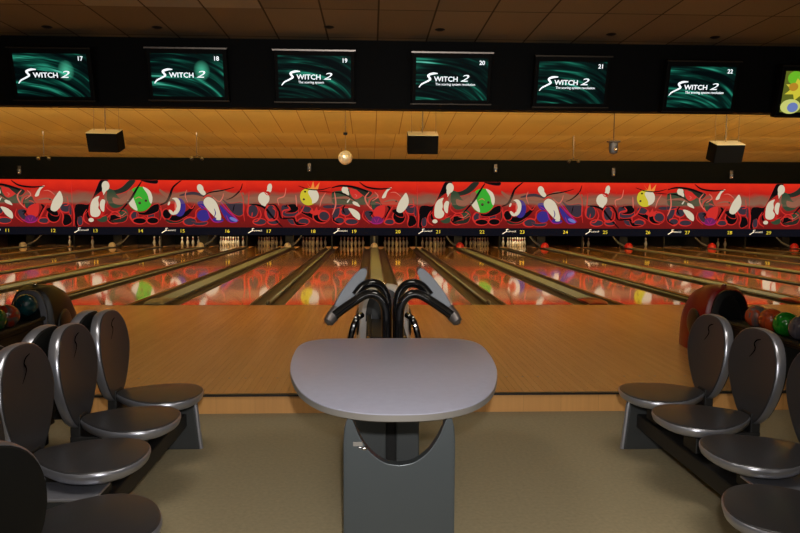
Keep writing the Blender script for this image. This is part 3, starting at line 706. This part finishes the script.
# ceiling vents and pale panels of the front ceiling
for i, (x, y) in enumerate(((-3.77, 8.59), (-2.49, 8.54), (-0.49, 8.41), (0.8, 8.45), (2.86, 8.55), (4.16, 8.62))):
    bm = bmesh.new(); lathe(bm, [(0.05, 0.0), (0.062, -0.006), (0.03, -0.02), (0.0, -0.02)], 16)
    o = mesh_obj('ceiling_sprinkler', bm, M['black'], smooth='auto'); o.location = (x, y, 3.70)
    tag(o, 'small dark round ceiling fitting above monitor %d' % (17 + i), 'sprinkler', 'dark round fittings on the front ceiling')
PANEL = mat('light_panel_off', (150, 140, 122), 0.6)
for i, (ix, lab) in enumerate(((-5, 'first'), (-4, 'second'), (-3, 'third'))):
    x = 0.075 + 0.61 * ix
    o = mesh_obj('ceiling_light', B(0.012, 0.598, 0.012, 1.208, -0.006, 0.004), PANEL); o.location = (x, 6.48, 3.70)
    tag(o, 'pale unlit ceiling light panel at upper left, %s from the left' % lab, 'ceiling light', 'pale ceiling panels at upper left')

# ------------------------------------------------------------------ table
t = thing('scoring_table', 'grey laminate table with rounded corners on a grey pedestal', 'table', (0.12, 3.6, 0))
# outline measured around the table top, relative to the base
half = [(0.0, 0.955), (0.32, 0.95), (0.48, 0.90), (0.555, 0.74), (0.565, 0.45), (0.545, 0.10), (0.495, -0.20), (0.42, -0.46), (0.31, -0.65), (0.16, -0.755), (0.0, -0.78)]
outl = spline([(x, y, 0) for x, y in half] + [(-x, y, 0) for x, y in reversed(half[1:-1])], 5, True)
def ringz(pts, z, s=1.0): return [(p.x * s, p.y * s, z) for p in pts]
bm = bmesh.new(); loft(bm, [ringz(outl, 0.712, 0.985), ringz(outl, 0.718), ringz(outl, 0.744)]); mesh_obj('edge_band', bm, M['table_edge'], t, smooth='auto')
bm = bmesh.new(); loft(bm, [ringz(outl, 0.744, 1.0), ringz(outl, 0.748, 1.0), ringz(outl, 0.75, 0.995)]); mesh_obj('tabletop', bm, M['laminate'], t, smooth='auto')
# front panel with its U shaped cut-out (pulled in XZ, thickness along Y)
pts = [(-0.232, 0.0), (0.232, 0.0), (0.238, 0.3), (0.236, 0.60), (0.225, 0.68), (0.205, 0.71)]
ucut = [(0.205, 0.712), (0.192, 0.685), (0.165, 0.62), (0.12, 0.555), (0.06, 0.512), (0.0, 0.50)]
ucut = [(p.x, p.y) for p in spline([(a, b, 0) for a, b in ucut], 4)]
full = pts[:-1] + ucut + [(-x, z) for x, z in reversed(ucut[:-1])] + [(-x, z) for x, z in reversed(pts[2:-1])]
def panel_bm(full, y0, y1, rim=0.014):
    bm = bmesh.new(); n = len(full)
    # inset ring for a soft rounded rim
    def inset(d):
        out = []
        for i in range(n):
            a, b, c = Vector(full[i-1]), Vector(full[i]), Vector(full[(i+1) % n])
            e1, e2 = (b-a).normalized(), (c-b).normalized(); n1, n2 = Vector((-e1.y, e1.x)), Vector((-e2.y, e2.x))
            m_ = (n1+n2); m_ = m_ / max(m_.length_squared/2, 0.5) if m_.length > 1e-4 else n1
            out.append(b + m_ * d)
        return out
    rings = []
    for d, y in ((rim, y0), (rim*0.35, y0 + rim*0.3), (0, y0 + rim), (0, y1 - rim), (rim*0.35, y1 - rim*0.3), (rim, y1)):
        rings.append([(p[0], y, p[1]) for p in (inset(d) if d else [Vector(q) for q in full])])
    loft(bm, rings); return bm
def top_at(x):
    a = abs(x); c = sorted([(p[0], p[1]) for p in ucut]) + [(0.222, 0.700), (0.232, 0.660), (0.236, 0.60)]
    for (xa, za), (xb, zb_) in zip(c, c[1:]):
        if xa <= a <= xb: return za + (zb_ - za) * (a - xa) / max(xb - xa, 1e-6)
    return c[-1][1]
xs_ = sorted(set([0.0] + [q * p[0] for p in ucut for q in (-1, 1)] + [q * v for v in (0.213, 0.222, 0.228, 0.232, 0.236) for q in (-1, 1)]))
bm = bmesh.new(); cols_ = []
for x in xs_: cols_.append([bm.verts.new(p) for p in ((x, -0.68, 0), (x, -0.68, top_at(x)), (x, -0.63, top_at(x)), (x, -0.63, 0))])
for a, b in zip(cols_, cols_[1:]):
    for q in range(4): bm.faces.new((a[q], b[q], b[(q+1) % 4], a[(q+1) % 4]))
bm.faces.new(cols_[0]); bm.faces.new(list(reversed(cols_[-1])))
fp = mesh_obj('front_panel', bm, M['pedestal'], t, bevel=0.02, seg=5)
for p_ in fp.data.polygons: p_.use_smooth = True
fp.data.set_sharp_from_angle(angle=radians(60))
b2 = bmesh.new(); box(b2, -0.195, -0.155, -0.683, -0.679, 0.585, 0.603); mesh_obj('label_plate', b2, M['table_edge'], fp)
b2 = bmesh.new(); sphere(b2, (-0.148, -0.682, 0.575), 0.011, 1.2, 0.7, 0.8); sphere(b2, (-0.165, -0.681, 0.579), 0.006, 1.6, 0.5, 0.6); mesh_obj('lock', b2, M['chrome'], fp, smooth=True)
bm = bmesh.new(); box(bm, -0.225, -0.035, 0.28, 0.34, 0.0, 0.712); box(bm, 0.02, 0.15, 0.28, 0.34, 0.0, 0.712)
mesh_obj('rear_panel', bm, M['pedestal_dark'], t, bevel=0.008)
mesh_obj('rear_slot', B(-0.04, 0.025, 0.31, 0.33, 0.0, 0.712), M['black'], t)
mesh_obj('base_plate', B(-0.22, 0.22, -0.66, 0.33, 0.0, 0.02), M['pedestal_dark'], t, bevel=0.005)

# ------------------------------------------------------------------ scoring consoles on curved arms behind the table
t = thing('scoring_console', 'twin grey score consoles on curved glossy black tubes behind the table', 'console', (0.15, 4.9, 0))
bm = bmesh.new(); lathe(bm, [(0.0, 0), (0.17, 0), (0.17, 0.02), (0.11, 0.05), (0.10, 0.6), (0.0, 0.6)], 24); mesh_obj('pedestal', bm, M['gloss_black'], t, smooth='auto')
for s in (-1, 1):
    # near tube then far tube
    near = [(s*0.045, -0.02, 0.5), (s*0.045, -0.02, 0.80), (s*0.060, -0.03, 0.93), (s*0.115, -0.04, 0.995), (s*0.185, -0.05, 1.0), (s*0.26, -0.07, 0.96), (s*0.335, -0.10, 0.912), (s*0.40, -0.13, 0.865)]
    far = [(s*0.035, 0.09, 0.5), (s*0.035, 0.09, 0.80), (s*0.04, 0.09, 0.96), (s*0.085, 0.08, 1.045), (s*0.15, 0.06, 1.068), (s*0.21, 0.04, 1.045), (s*0.265, 0.0, 0.985)]
    for pts in (near, far):
        bm = bmesh.new(); tube(bm, spline(pts, 6), 0.032, 14); mesh_obj('arm', bm, M['gloss_black'], t, smooth='auto')
    A_, B_ = Vector((s*0.192, 0.12, 1.16)), Vector((s*0.408, -0.12, 0.865))
    ax = (B_ - A_).normalized(); L = (B_ - A_).length
    nrm = Vector((-s*0.28, -0.85, 0.45)); nrm = (nrm - ax * nrm.dot(ax)).normalized()
    sd = ax.cross(nrm).normalized()
    def lens(d0, d1, k, t0=0.0, t1=1.0, wid=0.047):
        rings = []
        prof = [(0, .2), (.04, .55), (.18, .85), (.42, 1.0), (.62, .98), (.8, .74), (.93, .42), (1, .25)]
        P1 = [p for p in spline([(a, b, 0) for a, b in prof], 3) if t0 <= p.x <= t1]
        out = [A_ + ax*L*p.x + sd*wid*p.y*k for p in P1] + [A_ + ax*L*p.x - sd*wid*p.y*k for p in reversed(P1)]
        return [[q + nrm*d for q in out] for d in (d0, d1)]
    hd = bmesh.new(); loft(hd, lens(-0.035, 0.012, 1.0)); h = mesh_obj('console_head', hd, M['console'], t, bevel=0.006)
    fm = bmesh.new(); loft(fm, lens(-0.05, -0.036, 1.03)); mesh_obj('keypad', fm, M['black'], h)
    bm = bmesh.new()
    tube(bm, [B_ - ax*0.06 - nrm*0.012, B_ - nrm*0.014, B_ + ax*0.05 - nrm*0.018, B_ + ax*0.068 - nrm*0.02], [0.042, 0.044, 0.036, 0.014], 16)
    mesh_obj('end_cap', bm, M['cap_metal'], h, smooth='auto')
    bm = bmesh.new()
    tube(bm, [A_ + ax*0.12 - nrm*0.045, A_ - nrm*0.035 , A_ - ax*0.035 - nrm*0.03], [0.026, 0.026, 0.014], 12)
    mesh_obj('top_cap', bm, mat('rust_cap', (84, 58, 48), 0.4), h, smooth='auto')

# ------------------------------------------------------------------ ball returns
BALLR = 0.1085
def arch(hw, h, z0, y, n=16, e=0.62):
    pts = []
    for i in range(n + 1):
        a = pi * i / n; c, s_ = cos(a), sin(a)
        pts.append((-hw * (abs(c) ** e) * (1 if c > 0 else -1), y, z0 + h * (abs(s_) ** e)))
    return pts
def ball_return(x, y, lab, body, frame, fl, rail=True, blen=1.45):
    t = thing('ball_return', lab, 'ball return', (x, y, LZ), group='ball returns on the approach')
    bm = bmesh.new(); rings = []
    for yy, hw, h in ((0.0, 0.20, 0.60), (0.03, 0.245, 0.655), (0.12, 0.275, 0.69), (0.28, 0.285, 0.68), (0.45, 0.27, 0.62), (0.6, 0.23, 0.50), (0.7, 0.15, 0.34)):
        r = arch(hw, h, 0.0, yy); rings.append(r)
    loft(bm, rings); mesh_obj('hood', bm, body, t, smooth='auto', )
    # arch mouth towards the bowlers
    bm = bmesh.new(); loft(bm, [[(p[0], -0.012, p[2]) for p in arch(0.125, 0.27, 0.33, 0)], [(p[0], 0.02, p[2]) for p in arch(0.125, 0.27, 0.33, 0)]]); mouth = mesh_obj('mouth', bm, M['dark_hole'], t)
    bm = bmesh.new(); o1, i1 = arch(0.185, 0.325, 0.325, 0, e=0.8), arch(0.128, 0.27, 0.325, 0, e=0.9)
    rings = [[(p[0], yv, p[2]) for p in q] for q, yv in ((i1, 0.0), (i1, -0.03), (o1, -0.022), (o1, 0.02))]
    loft(bm, rings, cap=False, closed=False); mesh_obj('mouth_frame', bm, frame, t, smooth='auto', angle=50)
    # low side openings
    for s in (-1, 1):
        bm = bmesh.new(); sphere(bm, (s*0.262, 0.2, 0.28), 1, 0.03, 0.15, 0.16); mesh_obj('side_recess', bm, M['dark_hole'], t, smooth=True)
    # body below the rack, rack rails and end
    bm = bmesh.new(); box(bm, -0.12, 0.12, -blen + 0.35, 0.02, 0.0, 0.314); mesh_obj('body', bm, M['black'], t, bevel=0.03, seg=3)
    bm = bmesh.new(); box(bm, -0.15, 0.15, -blen, -0.01, 0.315, 0.35); mesh_obj('rack_tray', bm, M['black'], t, bevel=0.01)
    for s in (-1, 1):
        bm = bmesh.new(); tube(bm, [(s*0.15, 0.0, 0.38), (s*0.15, -0.3, 0.365), (s*0.15, -blen, 0.365)], 0.022, 10); mesh_obj('rail', bm, M['black'], t, smooth='auto')
    bm = bmesh.new(); tube(bm, spline([(-0.15, -blen, 0.365), (-0.1, -blen-0.1, 0.37), (0.1, -blen-0.1, 0.37), (0.15, -blen, 0.365)], 5), 0.022, 10); mesh_obj('rail', bm, M['gloss_black'], t, smooth='auto')
    bm = bmesh.new(); sphere(bm, (0, 0.11, 0.692), 0.02, 1.3, 1, 0.6); mesh_obj('badge', bm, M['chrome'], t, smooth=True)
    return t
lr = ball_return(-3.30, 6.95, 'black ball return with grey arch at the left', M['hood_black'], M['hood_grey'], '')
lr.scale.x = 0.93
ball_return(3.60, 6.95, 'dark red ball return behind the right hand seats', M['hood_red'], M['dark_hole'], '')
cr = ball_return(0.13, 7.05, 'pale ball return hood behind the twin score consoles', M['hood_white'], M['hood_black'], '', blen=1.2)
bm = bmesh.new()
for s in (-1, 1):
    bm = bmesh.new()
    tube(bm, spline([(s*0.36, -0.25, 0.05), (s*0.31, -0.25, 0.28), (s*0.27, -0.22, 0.38), (s*0.22, -0.15, 0.41)], 5), 0.03, 10)
    mesh_obj('side_guard', bm, M['gloss_black'], cr, smooth='auto')
def ball(x, y, z, c1, c2, lab):
    bm = bmesh.new(); sphere(bm, (0, 0, 0), BALLR, u=28, v=18)
    o = mesh_obj('bowling_ball', bm, ball_mat('ball_' + lab.split()[0], c1, c2), smooth=True); o.location = (x, y, z)
    tag(o, lab, 'bowling ball'); 
    b2 = bmesh.new()
    for dx, dz in ((-0.02, 0.045), (0.02, 0.045), (0.0, 0.01)):
        d = Vector((dx, -sqrt(BALLR**2 - dx*dx - dz*dz), dz)); sphere(b2, d, 0.011, 1, 0.35, 1, u=10, v=6)
    mesh_obj('finger_holes', b2, M['dark_hole'], o, smooth=True)
zb = LZ + 0.35 + BALLR + 0.001
ball(-3.29, 6.86, zb + 0.055, (6, 46, 52), (12, 62, 68), 'teal bowling ball in the arch of the left ball return')
ball(-3.29, 6.50, zb, (120, 34, 14), (66, 60, 56), 'red and grey bowling ball on the left rack')
ball(-3.29, 6.27, zb, (16, 70, 24), (40, 60, 40), 'green bowling ball on the left rack at the picture edge')
ball(3.60, 6.42, zb, (86, 82, 80), (170, 62, 24), 'orange and grey bowling ball nearest the red hood')
ball(3.60, 6.19, zb, (176, 66, 26), (130, 56, 30), 'orange bowling ball on the right rack')
ball(3.60, 5.96, zb, (20, 100, 24), (30, 130, 36), 'green bowling ball on the right rack')
ball(3.60, 5.73, zb, (60, 58, 66), (80, 76, 84), 'grey bowling ball on the right rack at the picture edge')
ball(14.1, 21.2, LZ + BALLR + 0.001, (40, 14, 18), (60, 18, 20), 'dark bowling ball rolling down a far right lane')

# ------------------------------------------------------------------ seats
def egg(hx_f, hx_b, hy, n=40, sq=0.86):
    out = []
    for i in range(n):
        a = 2*pi*i/n; c, s_ = cos(a), sin(a)
        r = hx_f if c > 0 else hx_b
        x = r * (abs(c) ** sq) * (1 if c > 0 else -1)
        w = hy * (1.0 if c > 0 else 1 - 0.5 * (abs(c) ** 1.4))
        out.append((x, w * (abs(s_) ** sq) * (1 if s_ > 0 else -1)))
    return out
def make_seat(label):
    t = thing('tulip_seat', label, 'seat')
    e = [(a + 0.05, b) for a, b in egg(0.21, 0.31, 0.252)]
    def rg(s, z, dish=0.0): return [(x * s, y * s, z + 0.03 + 0.05 * max(0, -x) * s + dish) for x, y in e]
    bm = bmesh.new(); loft(bm, [rg(0.62, 0.345), rg(0.88, 0.352), rg(0.97, 0.366), rg(1.0, 0.392), rg(0.995, 0.404), rg(0.975, 0.41)])
    mesh_obj('seat_shell', bm, M['shell'], t, smooth='auto', angle=60)
    bm = bmesh.new(); loft(bm, [rg(0.985, 0.402), rg(0.98, 0.410)] + [rg(q, 0.412 + 0.014 * (1 - q * q)) for q in (0.965, 0.93, 0.87, 0.8, 0.7, 0.6, 0.5, 0.4, 0.3, 0.2, 0.1, 0.01)] + [])
    mesh_obj('seat', bm, M['seat_top'], t, smooth=True)
    # backrest: egg outline in (y,z), shallow concave shell
    m = 44; oz = []
    for i in range(m):
        a = 2*pi*i/m; c, s_ = cos(a), sin(a)
        z = 0.725 + (0.235 if s_ > 0 else 0.325) * (abs(s_) ** 0.9) * (1 if s_ > 0 else -1)
        v = (z - 0.40) / 0.56
        w = 0.25 * (1 if s_ > 0 else 1 - 0.42 * abs(s_) ** 1.3)
        oz.append((w * (abs(c) ** (0.8 if s_ > 0 else 0.66)) * (1 if c > 0 else -1), z))
    def br(s, dx):
        out = []
        for y, z in oz:
            yy, zz = y * s, 0.70 + (z - 0.70) * s
            out.append((-0.262 - 0.045 * (zz - 0.4) / 0.56 + dx + 0.28 * yy * yy, yy, zz))
        return out
    bm = bmesh.new(); loft(bm, [br(0.90, -0.03), br(0.972, -0.042), br(0.99, -0.032), br(1.0, -0.012), br(0.995, 0.006), br(0.975, 0.010)], cap=False)
    mesh_obj('back_shell', bm, M['shell'], t, smooth='auto', angle=60)
    bm = bmesh.new(); loft(bm, [br(0.985, 0.0), br(0.982, 0.010)] + [br(q, 0.013 + 0.004 * (1 - q * q)) for q in (0.97, 0.94, 0.88, 0.8, 0.7, 0.6, 0.5, 0.4, 0.3, 0.2, 0.1, 0.01)] + [])
    bk = mesh_obj('backrest', bm, M['seat_top'], t, smooth=True)
    bm = bmesh.new(); loft(bm, [br(0.975, -0.038), br(0.95, -0.050), br(0.85, -0.058), br(0.5, -0.062), br(0.1, -0.062)]); mesh_obj('rear_cover', bm, M['black'], t, smooth='auto')
    # S shaped emblem printed on the backrest
    sp = spline([(0.055, 0.905, 0), (0.015, 0.893, 0), (-0.006, 0.87, 0), (0.008, 0.848, 0), (0.0, 0.825, 0), (-0.04, 0.785, 0)], 5)
    b2 = bmesh.new(); Lv = []; Rv = []
    for i, p in enumerate(sp):
        a_, b_ = sp[max(i-1, 0)], sp[min(i+1, len(sp)-1)]; d = Vector((b_.x - a_.x, b_.y - a_.y)).normalized()
        h = 0.006 * (0.3 + 0.7 * sin(pi * i / (len(sp) - 1)))
        for sg, lst in ((1, Lv), (-1, Rv)):
            yy, zz = p.x - d.y * h * sg, p.y + d.x * h * sg
            lst.append(b2.verts.new((-0.262 - 0.045 * (zz - 0.4) / 0.56 + 0.28 * yy * yy + 0.0200, yy, zz)))
    for i in range(len(sp) - 1): b2.faces.new((Lv[i], Lv[i+1], Rv[i+1], Rv[i]))
    mesh_obj('emblem', b2, M['emblem'], bk)
    bm = bmesh.new(); box(bm, -0.30, -0.245, -0.055, 0.055, 0.30, 0.47); box(bm, -0.30, 0.0, -0.06, 0.06, 0.30, 0.36); box(bm, -0.07, 0.07, -0.08, 0.08, 0.24, 0.352)
    mesh_obj('bracket', bm, M['beam'], t, bevel=0.006)
    return t
seat0 = make_seat('x')
G1, G2 = 'silver edged seats of the left row', 'silver edged seats of the right row'
placed = [
 ((-1.31, 4.38), 0.0, 'grey tulip seat nearest the step in the left row', G1),
 ((-1.31, 3.84), 0.0, 'grey tulip seat second from the step in the left row', G1),
 ((-1.30, 3.26), 0.0, 'grey tulip seat third from the step in the left row', G1),
 ((-1.03, 2.53), 0.42, 'grey tulip seat at the bottom left, turned toward the lanes', G1),
 ((-1.33, 1.98), 2.62, 'grey tulip seat with only its silver rim showing at the left edge', G1),
 ((-2.05, 4.36), pi, 'seat backed against the first left seat, showing its dark rear', 'seats facing away behind the left row'),
 ((-2.05, 3.79), pi, 'seat backed against the second left seat, showing its dark rear', 'seats facing away behind the left row'),
 ((-2.05, 3.21), pi, 'seat backed against the third left seat at the picture edge', 'seats facing away behind the left row'),
 ((1.845, 4.34), pi, 'grey tulip seat nearest the step in the right row', G2),
 ((1.85, 3.81), pi, 'grey tulip seat second from the step in the right row', G2),
 ((1.86, 3.24), pi, 'grey tulip seat third from the step in the right row', G2),
 ((1.62, 2.56), pi - 0.42, 'grey tulip seat at the bottom right, turned toward the lanes', G2),
]
for i, ((x, y), rz, lab, g) in enumerate(placed):
    if i == 0: seat0.location = (x, y, 0); seat0.rotation_euler.z = rz; seat0['label'] = lab; seat0['group'] = g
    else:
        c_ = copy_tree(seat0, (x, y, 0), rz, lab, g)
        if g == G2: c_.scale.z = 0.95; c_.location.z = 0.02
# beams that carry the seats
def end_panel(t, y, sgn, name='end_panel'):
    # thin upright plate across the beam with a silver edge on the aisle side
    bm = bmesh.new()
    pts = [(0.02, 0.0), (-0.40, 0.0), (-0.36, 0.33), (-0.03, 0.335), (-0.015, 0.30)]
    loft(bm, [[(sgn*a, y + d, z) for a, z in pts] for d in (-0.02, 0.02)]); p = mesh_obj(name, bm, M['panel_grey'], t, bevel=0.006)
    bm = bmesh.new(); tube(bm, spline([(sgn*-0.03, y, 0.335), (sgn*-0.008, y, 0.30), (sgn*0.008, y, 0.15), (sgn*0.025, y, 0.0)], 5), 0.016, 10); mesh_obj('silver_edge', bm, M['shell'], p, smooth='auto')
def make_beam(x, y0, y1, sgn, ps, lab):
    t = thing('seat_beam', lab, 'seat frame', (x, 0, 0), group='black beams carrying the seats')
    mesh_obj('beam', B(*sorted((sgn*-0.06, sgn*-0.30)), y0, y1, 0.15, 0.24), M['beam'], t, bevel=0.008)
    for p in ps: end_panel(t, p, sgn)
    return t
tb_ = make_beam(-1.15, 2.98, 4.64, 1, (4.64, 3.02), 'black beam with grey end panels under the left seats')
tc_ = make_beam(1.70, 2.98, 4.56, -1, (4.56, 3.02), 'black beam with grey end panels under the right seats')
make_beam(-2.35, 2.98, 4.64, 1, (4.64, 3.02), 'black beam under the seats facing away at the left')
for x, y, rz, lab in ((-1.03, 2.53, 0.42, 'short black post under the bottom left seat'), (1.62, 2.56, pi - 0.42, 'short black post under the bottom right seat'), (-1.33, 1.98, 2.62, 'short black post under the seat at the left edge')):
    t = thing('seat_post', lab, 'seat frame', (x, y, 0), rz, 'posts under the turned seats')
    bm = bmesh.new(); lathe(bm, [(0, 0), (0.16, 0), (0.16, 0.015), (0.05, 0.04), (0.045, 0.24), (0, 0.24)], 20); mesh_obj('post', bm, M['beam'], t, smooth='auto')
# flat grey caps on the near ends of the beams
for tt, s in ((tb_, 1), (tc_, -1)):
    mesh_obj('end_tray', B(*sorted((s*-0.44, s*-0.02)), 2.96, 3.16, 0.338, 0.352), M['shell'], tt, bevel=0.006)

# ------------------------------------------------------------------ light
def area(name, loc, rot, sx, sy, e, c):
    l = bpy.data.lights.new(name, 'AREA'); l.shape = 'RECTANGLE'; l.size = sx; l.size_y = sy; l.energy = e; l.color = c
    o = bpy.data.objects.new(name, l); COL.objects.link(o); o.location = loc; o.rotation_euler = rot; return o
def spot(name, loc, target, e, c, ang, blend, r=0.05):
    l = bpy.data.lights.new(name, 'SPOT'); l.energy = e; l.color = c; l.spot_size = radians(ang); l.spot_blend = blend; l.shadow_soft_size = r
    o = bpy.data.objects.new(name, l); COL.objects.link(o); o.location = loc
    o.rotation_euler = (Vector(target) - Vector(loc)).to_track_quat('-Z', 'Y').to_euler(); return o
W = (1.0, 0.80, 0.56)
# cove lights behind the fascia washing the sawtooth ceiling
area('cove_light', (1.5, 9.45, 3.0), (radians(160), 0, 0), 30, 0.2, 950, W)
for x in (-11, -6.5, -2, 2.5, 7, 11.5, 16):  # added fill spots behind the fascia, only to brighten the lanes
    spot('lane_fill', (x, 9.5, 3.3), (x, 15.5, 0), 560, (1.0, 0.86, 0.66), 78, 1.0, 0.1)
area('ceiling_fill', (0.5, -2.5, 0.6), (radians(160), 0, 0), 8, 1, 230, (1.0, 0.95, 0.85))  # added unseen uplight behind the viewpoint, lifts the front ceiling
for yy, zz, e in ((14.2, 3.58, 1150), (19.2, 3.68, 1400), (24.8, 3.80, 650)):   # lamps hidden in the ceiling steps
    area('step_light', (1.8, yy, zz), (radians(158), 0, 0), 34, 0.22, e, W)
# warm ceiling lamps over the concourse and approach
for x in (-1.2, 1.5):
    spot('downlight', (x, 3.0, 3.66), (x * 0.6, 4.2, 0), 210, (1.0, 0.92, 0.80), 130, 1.0, 0.7)
for x in (-1.6, 0.2, 2.0):
    spot('approach_downlight', (x, 7.2, 3.66), (x, 7.6, 0), 55, (1.0, 0.86, 0.66), 115, 1.0, 0.2)
# camera flash like lamp just above the viewpoint
spot('flash', (0.05, -0.05, 1.78), (0.25, 5.0, 0.7), 400, (1.0, 0.97, 0.95), 74, 1.0, 0.03)
# pit lights
for n, e in ((16, 34), (23, 34), (15, 22), (14, 20), (13, 8), (12, 14), (26, 8), (27, 16)):
    l = bpy.data.lights.new('pin_light', 'SPOT'); l.energy = e * 2.0; l.color = (1.0, 0.86, 0.62); l.spot_size = radians(100); l.spot_blend = 0.6; l.shadow_soft_size = 0.05
    o = bpy.data.objects.new('pin_light', l); COL.objects.link(o); xc = lane_roots[n].location.x
    o.location = (xc, 28.72, 0.9); o.rotation_euler = (Vector((xc, 29.3, 0.3)) - Vector(o.location)).to_track_quat('-Z', 'Y').to_euler()
w = bpy.data.worlds.new('world'); SC.world = w; w.use_nodes = True
w.node_tree.nodes['Background'].inputs[0].default_value = (1.0, 0.75, 0.5, 1); w.node_tree.nodes['Background'].inputs[1].default_value = 0.02

# ------------------------------------------------------------------ camera
cam = bpy.data.cameras.new('camera'); co = bpy.data.objects.new('camera', cam); COL.objects.link(co); SC.camera = co
cam.sensor_width = 36; cam.lens = 709 / 800 * 36; cam.clip_end = 100
pitch = math.atan(54.5 / 709); yaw = math.atan(29 / 709 * cos(pitch))
co.location = (0, 0, 1.567); co.rotation_euler = (Matrix.Rotation(-yaw, 3, 'Z') @ Matrix.Rotation(pi/2 - pitch, 3, 'X') @ Matrix.Rotation(radians(0.25), 3, 'Z')).to_euler()
SC.view_settings.view_transform = 'Standard'; SC.view_settings.look = 'None'
